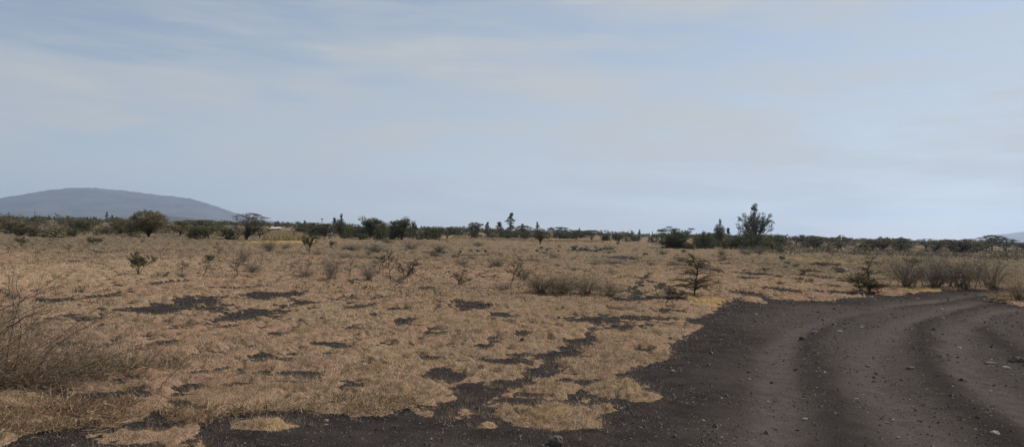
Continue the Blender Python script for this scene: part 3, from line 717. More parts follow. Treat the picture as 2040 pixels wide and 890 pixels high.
T('euc', 1503, 497, 90, 66, 'eucalyptus_tree', 'tallest airy grey green eucalyptus, with several stems, of the right-hand grove', 'tree', var=0)
T('euc_tall', 1472, 484, 20, 8, 'eucalyptus_tree', 'faint eucalyptus tip beside the tallest eucalyptus', 'tree')
for (x, b, h, w) in [(908, 472, 18, 7), (915, 472, 20, 7), (921, 472, 14, 6), (926, 472, 16, 7)]:
    T('cypress', x, b, h, w, 'cypress_tree', 'narrow dark cypress in the clump behind the yellow strip', 'tree', 'cypresses behind the yellow strip')
for (x, b, h, w) in [(1293, 482, 19, 5), (1299, 482, 22, 5), (1307, 483, 20, 5), (1318, 484, 21, 5)]:
    T('cypress', x, b, h, w, 'conifer_tree', 'thin spiky conifer in the row left of the layered acacia', 'tree', 'spiky conifers on the skyline')

# ---- shrubs on the plain
for (k, x, b, h, w, lf_, nm, lab) in [
    ('leafy', 275, 550, 44, 54, 'green', 'shrub', 'small leafy many-stemmed shrub with a dark shadow on the sand at left'),
    ('windswept', 322, 557, 12, 30, 'brown', 'thorn_shrub', 'low dark dry shrub right of the leafy many-stemmed one'),
    ('bare', 363, 555, 32, 34, 'grey', 'thorn_shrub', 'thin leafless shrub with a grey green tuft at its foot'),
    ('wispy', 362, 556, 10, 30, 'euc', 'shrub', 'grey green tuft at the foot of a thin leafless shrub'),
    ('bare', 405, 553, 38, 34, 'grey', 'thorn_shrub', 'thin leafless shrub standing beside a short dark stump'),
    ('bare', 436, 514, 28, 22, 'green', 'thorn_shrub', 'small dark upright shrub leaning right, below the wide low acacia'),
    ('bush', 418, 524, 12, 26, 'dark', 'shrub', 'dark low clump left of centre plain, below the leaning shrub'),
    ('windswept', 400, 530, 9, 34, 'brown', 'thorn_shrub', 'flat brown clump left of the dark low clump'),
    ('bare', 474, 556, 38, 46, 'grey', 'thorn_shrub', 'bare branching shrub left of the grey brushwood bush'),
    ('wispy', 484, 526, 32, 30, 'brown', 'thorn_shrub', 'brown twiggy shrub with a dark heart, above the grey brushwood bush'),
    ('wispy', 504, 544, 28, 54, 'grey', 'thorn_shrub', 'pale grey brushwood bush left of centre'),
    ('wispy', 537, 503, 26, 44, 'euc', 'shrub', 'blue green bushy shrub below the dry crop field'),
    ('wispy', 570, 498, 16, 30, 'grey', 'shrub', 'faint grey shrub right of the blue green one'),
    ('leafy', 616, 505, 40, 26, 'olive', 'shrub', 'slim olive green sapling below the white-roofed stand'),
    ('leafy', 660, 494, 15, 18, 'brown', 'shrub', 'small brown shrub right of the slim olive sapling'),
    ('bare', 575, 545, 20, 20, 'grey', 'thorn_shrub', 'tiny forked leafless sapling in front of the sapling row'),
    ('bare', 612, 540, 26, 26, 'brown', 'thorn_shrub', 'short upright dark-stemmed sapling, below the olive sapling'),
    ('wispy', 612, 553, 18, 50, 'grey', 'thorn_shrub', 'grey brushwood at the left end of the pale litter strip'),
    ('wispy', 658, 560, 56, 50, 'grey', 'thorn_shrub', 'tall wispy grey shrub, fullest of the row across the middle plain'),
    ('bare', 695, 554, 34, 38, 'grey', 'thorn_shrub', 'twin-stemmed bare sapling right of the tall wispy shrub'),
    ('wispy', 735, 562, 38, 48, 'grey', 'thorn_shrub', 'pale fine-twigged bush between the twin-stemmed and the black-stemmed saplings'),
    ('bare', 755, 548, 36, 40, 'brown', 'thorn_shrub', 'leaning sapling with a slanted stem left of the black-stemmed one'),
    ('bare', 779, 562, 62, 52, 'brown', 'thorn_shrub', 'black-stemmed bare sapling, darkest trunk of the row'),
    ('windswept', 808, 554, 40, 60, 'brown', 'thorn_shrub', 'tangled shrub leaning right at the right end of the sapling row'),
    ('windswept', 700, 568, 14, 30, 'brown', 'thorn_shrub', 'low dark dry clump in front of the twin-stemmed sapling'),
    ('windswept', 790, 565, 12, 60, 'brown', 'thorn_shrub', 'low grey litter clump under the black-stemmed sapling'),
    ('wispy', 700, 500, 17, 60, 'dark', 'shrub', 'long low dark green shrub below the dense grove'),
    ('wispy', 745, 504, 20, 60, 'euc', 'shrub', 'grey green mounded shrub right of the long low dark one'),
    ('wispy', 768, 484, 11, 30, 'dark', 'shrub', 'dark spiky bush at the foot of the dense grove'),
    ('wispy', 818, 500, 26, 50, 'grey', 'shrub', 'pale grey bush right of the mounded shrub below the grove'),
    ('wispy', 875, 506, 18, 40, 'brown', 'shrub', 'brown low bush beside the small lava outcrop'),
    ('wispy', 688, 516, 14, 40, 'grey', 'shrub', 'faint low grey shrub behind the tall wispy one'),
    ('bush', 764, 522, 11, 24, 'dark', 'shrub', 'small dark clump behind the black-stemmed sapling'),
    ('windswept', 913, 569, 28, 48, 'brown', 'thorn_shrub', 'small windswept thorn shrub reaching right, alone on the red soil'),
    ('wispy', 919, 531, 13, 36, 'dark', 'shrub', 'small grey green tuft above the windswept thorn shrub'),
    ('wispy', 991, 534, 22, 40, 'dark', 'shrub', 'dark grey green bush behind the crooked bare tree'),
    ('bare', 1017, 576, 60, 66, 'brown', 'thorn_tree', 'crooked bare little tree right of centre with grey brush at its foot'),
    ('wispy', 1005, 580, 20, 44, 'grey', 'thorn_shrub', 'grey brush at the foot of the crooked bare tree'),
    ('windswept', 1040, 560, 26, 44, 'grey', 'thorn_shrub', 'grey branching brush just right of the crooked bare tree'),
    ('wispy', 1076, 586, 42, 100, 'olive', 'shrub', 'olive bushy left end of the long low thicket at centre'),
    ('wispy', 1120, 588, 46, 105, 'olive', 'shrub', 'dense olive middle bush of the long low thicket at centre'),
    ('wispy', 1168, 590, 46, 105, 'weed2', 'shrub', 'greyish bush right of the middle of the long low thicket'),
    ('wispy', 1212, 592, 38, 90, 'weed2', 'shrub', 'wispy right end of the long low thicket beside the dark path'),
    ('wispy', 1225, 528, 16, 80, 'grey', 'shrub', 'wide pale grey ground brush below the lava outcrop'),
    ('bush', 1231, 487, 10, 10, 'brown', 'shrub', 'little brown bush alone on the slope right of the lava outcrop'),
    ('leafy', 1360, 505, 9, 14, 'dark', 'shrub', 'small dark shrub below the large layered acacia'),
    ('bush', 1350, 512, 6, 9, 'brown', 'shrub', 'tiny reddish shrub above the left branches of the layered sapling'),
    ('hero', 1384, 590, 84, 96, 'scrub', 'acacia_sapling', 'dark layered acacia sapling with flat branches, standing at the bend of the track'),
    ('leafy', 1345, 594, 20, 50, 'dark', 'shrub', 'dark brushwood heap left of the layered sapling trunk'),
    ('wispy', 1437, 512, 18, 24, 'dark', 'shrub', 'dark green bush above and right of the layered sapling'),
    ('windswept', 1440, 520, 12, 34, 'brown', 'shrub', 'low brown brush below the dark green bush'),
    ('wispy', 1485, 508, 18, 44, 'euc', 'shrub', 'grey green brush in front of the tallest eucalyptus'),
    ('wispy', 1512, 507, 20, 44, 'brown', 'shrub', 'brown grassy brush right of the grey green brush'),
    ('leafy', 1556, 524, 12, 16, 'dark', 'shrub', 'small dark upright shrub on the reddish strip at right'),
    ('leader', 1732, 584, 70, 84, 'weed', 'thorn_shrub', 'tall spiky shrub with a yellowish top, at the inner edge of the track'),
    ('leafy', 1716, 584, 36, 60, 'olive', 'thorn_shrub', 'dark leafy mass at the left foot of the tall spiky shrub'),
    ('leafy', 1752, 586, 22, 44, 'brown', 'thorn_shrub', 'low brown green brush at the right foot of the tall spiky shrub'),
    ('wispy', 1808, 576, 66, 120, 'brown', 'thorn_shrub', 'left bush of the smoky grey leafless thicket along the track'),
    ('wispy', 1862, 576, 64, 130, 'brown', 'thorn_shrub', 'second bush from the left of the smoky grey leafless thicket'),
    ('wispy', 1920, 576, 70, 140, 'brown', 'thorn_shrub', 'darkest and tallest bush of the smoky grey leafless thicket'),
    ('leafy', 1858, 574, 28, 34, 'brown', 'thorn_shrub', 'dark low shrub at the foot of the leafless thicket'),
    ('leafy', 1893, 574, 36, 44, 'dark', 'thorn_shrub', 'green tinged shrub at the front of the leafless thicket'),
    ('wispy', 1975, 574, 56, 120, 'weed2', 'thorn_shrub', 'pale bush at the right end of the leafless thicket'),
    ('wispy', 2030, 602, 56, 100, 'straw', 'thorn_shrub', 'straw coloured brush at the right edge beside the track'),
    ('leafy', 1985, 601, 10, 44, 'brown', 'thorn_shrub', 'low brown clump beside the straw coloured brush at the right edge'),
    ('leafy', 1815, 535, 20, 34, 'olive', 'shrub', 'thin olive shrub above the leafless thicket')]:
    T(k, x, b, h, w, nm, lab, 'shrub' if 'tree' not in nm and 'sapling' not in nm else 'tree', None, leaf=lf_, rz=0. if k in ('windswept',) else None)
# ---- small dark tussocks and clumps on the right of the plain
for i in range(34):
    px = 1430 + 260 * R0.random(); by = 522 + 46 * R0.random() ** 1.2 + (px - 1430) * .02
    T('leafy', px, by, 4 + 6 * R0.random(), 16 + 16 * R0.random(), 'heath_tussock', 'small dark brown tussock among those between the two dark saplings by the track', 'shrub', 'dark tussocks on the right of the plain', leaf='brown')
for i in range(40):
    px = 560 + 800 * R0.random(); by = hor(px) + 32 + 55 * R0.random()
    T('wispy', px, by, 5 + 8 * R0.random(), 14 + 30 * R0.random(), 'dwarf_shrub', 'low greyish dwarf shrub, one of many dotting the middle of the plain', 'shrub', 'dwarf shrubs dotting the plain', leaf=R0.choice(['brown', 'grey', 'dark']))
# ---- brush band at left and along the horizon at right
for i in range(95):
    px = -60 + 500 * R0.random() ** .9; d = 5 + (22 if 215 < px < 345 else 28) * R0.random() ** 1.6; by = hor(px) + d; Z = 3600 / d
    h = (1.4 + 1.3 * R0.random()) / Z * F; w = h * (1.3 + 1.4 * R0.random())
    T(R0.choice(['bush', 'bush', 'wispy', 'umbrella']), px, by, min(h, 25), min(w, 50), 'shrub', 'olive brown bush in the scrubland below the blue mountain', 'shrub', 'scrubland bushes at left', leaf=R0.choice(['olive', 'olive', 'brown', 'green']))
for i in range(60):
    px = 1530 + 560 * R0.random(); d = 4.5 + 16 * R0.random() ** 1.5; by = hor(px) + d; Z = 3600 / d
    h = (2.0 + 2.2 * R0.random()) / Z * F; w = h * (1.3 + 1.2 * R0.random())
    T(R0.choice(['umbrella', 'umbrella', 'bush', 'vase']), px, by, min(h, 26), min(w, 50), 'acacia_tree', 'distant hazy acacia on the brown horizon at right', 'tree', 'distant acacias at right', leaf=R0.choice(['green', 'brown', 'brown', 'olive']))
for i in range(58):
    px = 590 + 760 * R0.random(); d = 9 + 7 * R0.random(); by = hor(px) + d + (5 if px < 870 else 0); Z = 3600 / (by - hor(px))
    h = (12 + 8 * R0.random()) * (1.25 if px < 870 else .9); w = h * (1.3 + 1.0 * R0.random())
    T(R0.choice(['bush', 'bush', 'layered', 'round']), px, by, h, w, 'tree', 'dark low tree filling the centre treeline behind the plain', 'tree', 'trees filling the centre treeline', leaf=R0.choice(['green', 'dark', 'dark']))
for i in range(22):
    px = 1335 + 220 * R0.random(); by = 490 + 7 * R0.random(); h = 16 + 14 * R0.random()
    if abs(px - 1376) < 16: continue
    T(R0.choice(['bush', 'layered', 'round']), px, by, h, h * (1.2 + R0.random()), 'tree', 'dark low tree filling the gaps of the right-hand grove', 'tree', 'trees filling the right-hand grove', leaf=R0.choice(['green', 'dark', 'olive']))
# ---- far woodland: one mass
def woodland():
    mb = MB(); n = 2600
    th = np.radians((rng.random(n) * 2 - 1) * 46); r = 420 * (2600 / 420) ** rng.random(n)
    x, y = r * np.sin(th), r * np.cos(th)
    h = 2.2 + 3.0 * rng.random(n); w = h * (.9 + .9 * rng.random(n)); m = 46
    g = rng.normal(size=(n, m, 3)); g /= np.linalg.norm(g, axis=2)[:, :, None]; g *= rng.random((n, m, 1)) ** .4
    c = np.stack([x, y, h * .62 + macro(x, y)], 1)[:, None] + g * np.stack([w * .5, w * .5, h * .36], 1)[:, None]
    mb.leaves(c.reshape(-1, 3), np.repeat(h * .26, m), rng, 0, .6)
    o = obj('distant_woodland', mb.mesh('distant_woodland'), M['green']); o['kind'] = 'stuff'
    tag(o, 'hazy low woodland forming the skyline beyond the plain', 'woodland')
woodland()

# ------------------------------------------------------------------ foreground bramble at the left edge
def bramble():
    rg = np.random.default_rng(77)
    x0, y0, z0 = hit(40, 765); K = y0 / F
    t = thing('bramble_bush', 'large leafless bramble with long arching canes leaning right, at the left edge', 'shrub', (x0, y0, z0))
    S = MB(); Tw = MB(); Lf = MB()
    P = lambda px, py, dy=0.: np.array([(px - 40) * K * (y0 + dy) / y0, dy, (765 - py) * K + dy * -.0])
    canes = [[(-60, 760), (-40, 640), (60, 585), (135, 538)], [(-50, 770), (-10, 660), (70, 612), (152, 585)], [(-20, 770), (30, 660), (90, 620), (168, 600)],
             [(0, 770), (50, 700), (95, 655), (138, 618), (150, 612)], [(30, 760), (70, 700), (120, 674), (215, 614)], [(40, 765), (95, 690), (140, 660), (222, 622)],
             [(60, 770), (120, 730), (170, 700), (205, 680)], [(10, 770), (22, 640), (30, 600), (12, 560), (28, 548)], [(20, 770), (48, 650), (32, 580), (40, 545)],
             [(-50, 780), (0, 740), (20, 738), (45, 730)], [(60, 780), (90, 750), (130, 735), (150, 728)], [(-60, 700), (-20, 610), (30, 590), (62, 580)], [(80, 780), (150, 740), (230, 705), (290, 680)],
             [(240, 740), (250, 715), (262, 700), (285, 688)], [(330, 760), (345, 738), (365, 722), (385, 712)], [(-80, 760), (-30, 690), (20, 650), (40, 630)]]
    for c in canes:
        for rep in range(2):
            dy = rg.normal() * .35; Q = np.array([P(a + rg.normal() * 5 * rep, b + rg.normal() * 5 * rep, dy) for a, b in c]); Q[:, 1] += np.linspace(0, rg.normal() * .3, len(Q))
            tt = np.linspace(0, len(Q) - 1, 16); i0 = np.minimum(tt.astype(int), len(Q) - 2); f = (tt - i0)[:, None]
            A = Q[i0] * (1 - f) + Q[i0 + 1] * f; A[1:-1] = (A[:-2] + 2 * A[1:-1] + A[2:]) / 4; A += rg.normal(size=A.shape) * .006
            S.tube(A, .007 if rep == 0 else .004, .0022, 5)
            for k in range(2, 15):
                if rg.random() < .7:
                    d = rg.normal(size=3); d[2] += .4; d /= np.linalg.norm(d); ln = .03 + .16 * rg.random() ** 2
                    S.tube([A[k], A[k] + d * ln * .5 + rg.normal(size=3) * .008, A[k] + d * ln], .0028, .001, 3)
                if rg.random() < .25: Lf.leaves(A[k] + rg.normal(size=(5, 3)) * .015, np.full(5, .022), rg)
    # tangle of fine dry twigs filling the heart of the bush
    for k in range(11000):
        u = rg.random(); px = -70 + 270 * u ** 1.3 + rg.normal() * 12; top = 590 + (px + 70) * .36
        py = top + (790 - top) * rg.random() ** .8; a = P(px, py, rg.normal() * .45)
        d = rg.normal(size=3); d[2] = d[2] * .9 + .2; d[0] += .25; d /= np.linalg.norm(d); ln = .05 + .15 * rg.random()
        b = a + d * ln; Tw.tube([a, (a + b) / 2 + rg.normal(size=3) * .02, b], .0022, .0009, 3, rg.random())
    for k in range(900):
        px = -70 + 260 * rg.random(); top = 600 + (px + 70) * .40; py = top + (790 - top) * rg.random() ** .6
        Lf.leaves(P(px, py, rg.normal() * .4)[None] + rg.normal(size=(3, 3)) * .02, np.full(3, .02), rg)
    obj('canes', S.mesh('canes'), M['cane'], t); obj('twigs', Tw.mesh('twigs'), M['brush'], t); obj('dead_leaves', Lf.mesh('dead_leaves'), M['straw'], t)
bramble()
def drytangle(px, py, wpx, hpx, n, name, label, seed, mat='straw'):
    rg = np.random.default_rng(seed); x0, y0, z0 = hit(px, py); K = y0 / F; z0 = float(zat(x0, y0)[0])
    B = MB(); w = wpx * K / 2; h = hpx * K
    cl = rg.random((26, 2)) * [6.283, 1]; cs = .5 + rg.random(26)
    for k in range(n):
        i = int(rg.integers(26)); a = cl[i, 0]; q = math.sqrt(cl[i, 1]); s_ = cs[i] * .16
        p = np.array([math.cos(a) * q * w + rg.normal() * s_ * w, math.sin(a) * q * w * .9 + rg.normal() * s_ * w, 0]); p[2] = h * .22 * rg.random()
        d = rg.normal(size=3); d[2] = abs(d[2]) * .6; d /= np.linalg.norm(d); ln = h * cs[i] * (.15 + .75 * rg.random() ** 2); m = p + d * ln * .5 + rg.normal(size=3) * .01; e = m + (d + rg.normal(size=3) * .5) * ln * .5; e[2] = max(e[2], 0)
        B.tube([p, m, e], .0034, .0014, 3, rg.random())
    o = obj(name, B.mesh(name), M[mat]); o.location = (x0, y0, z0); tag(o, label, 'dry grass'); o['kind'] = 'stuff'; return o
drytangle(110, 835, 300, 40, 4200, 'dry_grass_tangle', 'matted tangle of dry straw and stalks in the bottom left corner', 1)
drytangle(20, 760, 230, 60, 2600, 'dry_grass_tangle', 'tangle of dry stalks under the left part of the bramble', 2)
drytangle(205, 745, 150, 60, 1300, 'dry_grass_tangle', 'brownish dry weed clump at the right foot of the bramble', 3, 'weed2')
drytangle(310, 730, 140, 40, 700, 'dry_grass_tangle', 'thin dry weed clump a little right of the bramble', 4, 'weed2')
drytangle(395, 830, 160, 26, 900, 'dry_grass_tangle', 'straw tuft overhanging the black cinder left of the bottom grass island', 5)
drytangle(740, 815, 170, 20, 800, 'dry_grass_tangle', 'ragged straw fringe on the edge of the black cinder, bottom centre left', 6)
drytangle(600, 812, 200, 18, 700, 'dry_grass_tangle', 'ragged straw fringe left of the other fringe on the cinder edge', 7)
drytangle(2015, 598, 70, 20, 700, 'dry_grass_tangle', 'pale straw tuft beside the track at the right edge', 8)

# ------------------------------------------------------------------ rocks
def rock(px, py, wpx, hpx, label, mat='rock', group=None, seed=0):
    rg = np.random.default_rng(seed + int(px)); x, y, z = hit(px, py); z = float(zat(x, y)[0]); K = y / F
    import bmesh
    bm = bmesh.new(); bmesh.ops.create_icosphere(bm, subdivisions=3 if wpx > 12 else 2, radius=.5)
    cuts = [(rg.normal(size=3), .30 + .15 * rg.random()) for _ in range(7)]
    for v in bm.verts:
        c = np.array(v.co)
        for nrm, dd in cuts:
            nn = nrm / np.linalg.norm(nrm); s = c @ nn
            if s > dd: c = c - nn * (s - dd) * .85
        c = c * (1 + .06 * rg.normal()); v.co = c
    me = bpy.data.meshes.new('rock'); bm.to_mesh(me); bm.free()
    o = obj('rock', me, M[mat]); o.location = (x, y, z + hpx * K * .18); o.scale = (wpx * K, wpx * K * .8, hpx * K * 1.3); o.rotation_euler = (0, 0, rg.random() * 6)
    tag(o, label, 'rock', group)
rock(1108, 885, 36, 22, 'large rough grey rock cut by the bottom edge of the photo')
rock(1598, 676, 14, 10, 'biggest grey stone among those in the middle of the track')
for (a, b, w, h, l, m) in [(1412, 729, 11, 7, 'grey stone on the left part of the track, left of another similar stone', 'rock'), (1492, 742, 10, 7, 'grey stone on the left part of the track, right of a similar stone', 'rock'),
        (1625, 662, 9, 3, 'flat pale stone behind the biggest stone on the track', 'rockp'), (1672, 661, 12, 4, 'flat pale stone right of the biggest stone on the track', 'rockp'),
        (1537, 758, 8, 6, 'dark stone below the pair of grey stones on the track', 'rock'), (1682, 646, 10, 5, 'pale flattened stone upper middle of the track', 'rock'), (1640, 637, 7, 5, 'reddish dark stone at the upper middle of the track', 'rock'),
        (1728, 727, 12, 6, 'dark stone in the pale wheel track', 'rock'), (1814, 735, 18, 6, 'flat black stone on the dark strip right of the pale wheel track', 'rock'), (1876, 616, 9, 6, 'white stone at the far bend of the track', 'rockp'),
        (1962, 613, 7, 5, 'dark stone at the far right bend of the track', 'rock'), (1778, 833, 8, 7, 'white pebble-like stone in the lower pale wheel track', 'rockp'), (1766, 838, 14, 4, 'flat stone beside the white stone in the lower wheel track', 'rock'),
        (1982, 868, 20, 8, 'flat pale stone at the lower right corner', 'rockp'), (1912, 690, 10, 4, 'pale stone on the right wheel track', 'rockp'), (2030, 722, 40, 14, 'rock heap stone at the right edge of the track', 'rock'),
        (2005, 733, 16, 6, 'flat grey slab beside the rock heap at the right edge', 'rockp'), (1975, 724, 26, 5, 'thin dark slab left of the rock heap', 'rock'), (1340, 740, 10, 5, 'pale pebble in the cinder right of the grass islands', 'rockp'),
        (1337, 676, 8, 4, 'pale pebble where the cinder meets the grass fringe', 'rockp'), (1530, 796, 8, 5, 'small pale stone on the left of the track', 'rockp'), (1455, 803, 7, 4, 'small stone near the left side of the track', 'rock'),
        (1604, 834, 12, 5, 'pale broken stone at the lower middle of the track', 'rockp'), (1706, 796, 9, 4, 'small stone left of the lower wheel track', 'rockp'), (1790, 868, 7, 5, 'small pale stone near the bottom of the lower wheel track', 'rockp'),
        (1040, 686, 10, 9, 'small grey stone standing in a dark patch of the grass', 'rock'), (650, 838, 12, 5, 'small pale stone on the black cinder at bottom left of centre', 'rockp'), (1195, 840, 10, 6, 'pale stone on the cinder right of the lowest grass island', 'rockp'),
        (1275, 852, 12, 5, 'flat grey stone at the bottom left of the track', 'rock'), (1345, 870, 10, 7, 'dark stone at the bottom left of the track', 'rock'),
        (1681, 544, 20, 13, 'pale grey boulder with a bright top beside the dark shrub', 'rockp'), (1672, 547, 18, 11, 'dark boulder left of the pale boulder', 'rock'),
        (1664, 500, 4, 4, 'white stone under the dark acacia on the right plain, leftmost of three', 'white'), (1672, 502, 4, 4, 'white stone under the dark acacia on the right plain, middle of three', 'white'), (1680, 500, 4, 3, 'white stone under the dark acacia on the right plain, rightmost of three', 'white')]:
    if m == 'white' and 'white' not in M: M['white'] = barkmat('white_stone', (.6, .6, .58), (.75, .74, .72), 5)
    rock(a, b, w, h, l, m)
for i in range(46):
    px = 1380 + 660 * R0.random(); py = 620 + 260 * R0.random()
    s = 3 + 5 * R0.random(); rock(px, py, s, s * .6, 'small loose stone lying on the dark cinder of the track', R0.choice(['rock', 'rock', 'rockp']), 'small loose stones on the track', 900 + i)
for i in range(64):
    px, py = R0.choice([(1170, 499), (1160, 496), (1195, 500), (1085, 502), (940, 508), (925, 506), (1260, 512)]); px += R0.gauss(0, 18); py += R0.gauss(0, 3)
    s = 4 + 7 * R0.random(); rock(px, py, s, s * .55, 'dark lava boulder in the outcrop ridge across the middle plain', 'rock', 'lava boulders in the middle of the plain', 1200 + i)

# ------------------------------------------------------------------ crop field, yellow grass
def crop(name, label, quad, n, hm, mat, seed):
    rg = np.random.default_rng(seed); Q = np.array([flat(*p) for p in quad]); u, v = rg.random(n), rg.random(n)
    P = (Q[0] * (1 - u)[:, None] + Q[1] * u[:, None]) * (1 - v)[:, None] + (Q[3] * (1 - u)[:, None] + Q[2] * u[:, None]) * v[:, None]
    V, T_, A = blades(P[:, 0], P[:, 1], macro(P[:, 0], P[:, 1]), np.full(n, hm), np.full(n, .16), 5, np.full(n, .35), .5)
    o = obj(name, mesh_from(name, V, T_, {'rnd': A}), M[mat]); o['kind'] = 'stuff'; tag(o, label, 'crops')
crop('maize_field', 'dried yellow maize standing behind the vase-shaped acacia', [(525, 480), (608, 481), (600, 464), (545, 462)], 5000, .75, 'yellow', 1)
crop('stubble_field', 'pale dry stubble strip before the centre treeline', [(930, 478), (1200, 484), (1200, 480), (930, 475)], 3500, .5, 'straw', 2)
crop('yellow_field', 'small bright yellow field beside the cypresses', [(902, 475), (927, 475), (927, 472), (902, 472)], 700, .6, 'yellow', 3)
x_, y_, z_ = hit(1376, 497)
def haystack():
    rg = np.random.default_rng(5); B = MB(); s = y_ / F; n = 1600
    a = rg.random(n) * 6.283; q = np.sqrt(rg.random(n)); hh = 13 * s * (1 - .6 * q * q)
    B.leaves(np.stack([np.cos(a) * q * 15 * s, np.sin(a) * q * 12 * s + 2.5, hh * rg.random(n) ** .7], 1), np.full(n, .30), rg, 0, .4)
    o = obj('dry_grass_mound', B.mesh('dry_grass_mound'), M['yellow']); o.location = (x_, y_, z_); tag(o, 'bright yellow mound of dry grass between the dark trees of the right-hand grove', 'dry grass')
haystack()

# ------------------------------------------------------------------ small buildings, stand, masts, posts
def hut(px, by, wpx, hpx, label, rz=.1, name='shed'):
    x, y, z = hit(px, by); K = y / F; w, h = wpx * K, hpx * K; d = w * .6
    t = thing(name, label, 'shed', (x, y, z), rz)
    b = MB(); b.box((0, 0, h * .32), (w, d, h * .64)); obj('wall', b.mesh('wall'), M['wall'], t)
    b = MB(); o_ = .25; V = [(-w / 2 - o_, -d / 2 - o_, h * .62), (w / 2 + o_, -d / 2 - o_, h * .62), (w / 2 + o_, d / 2 + o_, h * .62), (-w / 2 - o_, d / 2 + o_, h * .62), (-w / 2 - o_, 0, h), (w / 2 + o_, 0, h)]
    V += [(a, b_, c - .08) for a, b_, c in V]
    Tt = [(0, 1, 5), (0, 5, 4), (2, 3, 4), (2, 4, 5), (0, 4, 10), (0, 10, 6), (3, 9, 10), (3, 10, 4), (1, 7, 11), (1, 11, 5), (2, 5, 11), (2, 11, 8), (0, 6, 7), (0, 7, 1), (3, 2, 8), (3, 8, 9), (6, 10, 11), (6, 11, 7), (8, 11, 10), (8, 10, 9)]
    b.add(V, Tt); obj('roof', b.mesh('roof'), M['metal'], t)
    b = MB(); b.box((w * .15, -d / 2 - .03, h * .25), (.8, .05, h * .5)); obj('door', b.mesh('door'), M['wood'], t)
hut(546, 458.5, 9, 6, 'low shed with a bright metal roof beyond the maize, the left one of two')
hut(555, 458, 7, 6, 'low shed with a bright metal roof beyond the maize, the right one of two', .3)
hut(741, 473, 8, 9, 'shed whose pale roof shows between the dark hedge and the dense grove')
x, y, z = hit(657, 477.5); K = y / F
t = thing('roofed_stand', 'small wooden stand with a whitish slanted roof in front of the dark hedge', 'stand', (x, y, z))
b = MB(); V0 = [(-4.6, -3, 12.2), (4.6, -3, 13.6), (4.6, 3, 13.6), (-4.6, 3, 12.2)]; V0 = np.array(V0 + [(a, c, d - 1.) for a, c, d in V0]) * K
b.add(V0, [(0, 1, 2), (0, 2, 3), (4, 6, 5), (4, 7, 6), (0, 4, 5), (0, 5, 1), (1, 5, 6), (1, 6, 2), (2, 6, 7), (2, 7, 3), (3, 7, 4), (3, 4, 0)]); obj('roof', b.mesh('roof'), M['metal'], t)
for (a, c, e) in [(-1.5, -2.5, 12), (-1.5, 2.5, 12), (3, -2.5, 12.8), (3, 2.5, 12.8)]:
    b = MB(); b.tube([(a * K, c * K, -.05), (a * K, c * K, e * K)], .06, .05, 6); obj('post', b.mesh('post'), M['wood'], t)
b = MB(); b.tube([(-3 * K, -2.7 * K, 0), (2.8 * K, -2.7 * K, 7 * K)], .05, .05, 6); obj('brace', b.mesh('brace'), M['wood'], t)
def mast(px, by, hpx, label, head):
    x, y, z = hit(px, by); K = y / F; t = thing('mast', label, 'mast', (x, y, z)); b = MB(); b.tube([(0, 0, 0), (0, 0, hpx * K)], .16, .10, 6); obj('pole', b.mesh('pole'), M['bark'], t)
    if head:
        b = MB(); b.box((0, 0, hpx * K * .93), (1.2, 1.2, 1.1)); b.box((0, 0, hpx * K * .70), (1.8, .3, .2)); obj('head', b.mesh('head'), M['rock'], t)
    else:
        b = MB(); b.box((0, 0, hpx * K * .9), (1.4, .15, .15)); obj('crossarm', b.mesh('crossarm'), M['wood'], t)
mast(641, 457, 22, 'thin mast with a box at its top, above the left end of the middle grove', True)
mast(69, 445, 25, 'tallest thin pole on the skyline in front of the mountain', False)
mast(74, 445, 18, 'middle thin pole on the skyline in front of the mountain', False)
mast(79, 445, 17, 'rightmost thin pole of three on the skyline in front of the mountain', False)
for i, px in enumerate((2020, 2027, 2034, 2039)):
    x, y, z = hit(px, 505); b = MB(); b.tube([(0, 0, -.05), (.02, 0, 1.35)], .06, .045, 6); o = obj('fence_post', b.mesh('fence_post'), M['wood']); o.location = (x, y, z)
    tag(o, 'pale wooden post in the short row beside the dark tree near the right edge', 'post', 'posts near the right edge')

# ------------------------------------------------------------------ mountain and hills (their own distance and depth)
def hill(name, prof, Z, depth, label=None, rough=.13, seed=0):
    px = np.array([p[0] for p in prof], float); py = np.array([p[1] for p in prof], float)
    xs = np.linspace(px[0], px[-1], 260); top = np.interp(xs, px, py)
    k = np.exp(-.5 * (np.arange(-6, 7) / 2.5) ** 2); k /= k.sum(); top = np.convolve(np.pad(top, 6, mode='edge'), k, 'valid') + .9 * fbm(xs, xs * 0, .12, 3, seed + 70)
    wx = (xs - W / 2) / F * Z; hz = np.maximum((hor(xs) - top) / F * Z + H, 0)
    v = np.linspace(-1, 1, 60); X, Vv = np.meshgrid(wx, v); Hz = np.repeat(hz[None], 60, 0)
    Y = Z + Vv * depth + .0 * X
    n = fbm(X / Z * 40, Vv * 6, 1, 4, seed + 800); n2 = fbm(X / Z * 260, Vv * 30, 1, 2, seed + 900)
    s = np.clip(1 - np.abs(Vv) ** 1.5, 0, 1)
    Zh = Hz * s * (1 - rough * 3 * (1 - s) * (n * .5 + .5)) + Hz.max() * rough * n * s * (1 - s) * 2 + Hz.max() * .028 * n2 * s - 3
    Vt = np.stack([X, Y, Zh], -1).reshape(-1, 3); m_ = 260
    i = np.arange(59)[:, None] * m_; j = np.arange(m_ - 1)[None]; A, B_, C_, D_ = i + j, i + j + 1, i + m_ + j + 1, i + m_ + j
    Tt = np.concatenate([np.stack([A, B_, C_], -1).reshape(-1, 3), np.stack([A, C_, D_], -1).reshape(-1, 3)])
    o = obj(name, mesh_from(name, Vt, Tt, None, True), M['hill']); o['kind'] = 'structure'
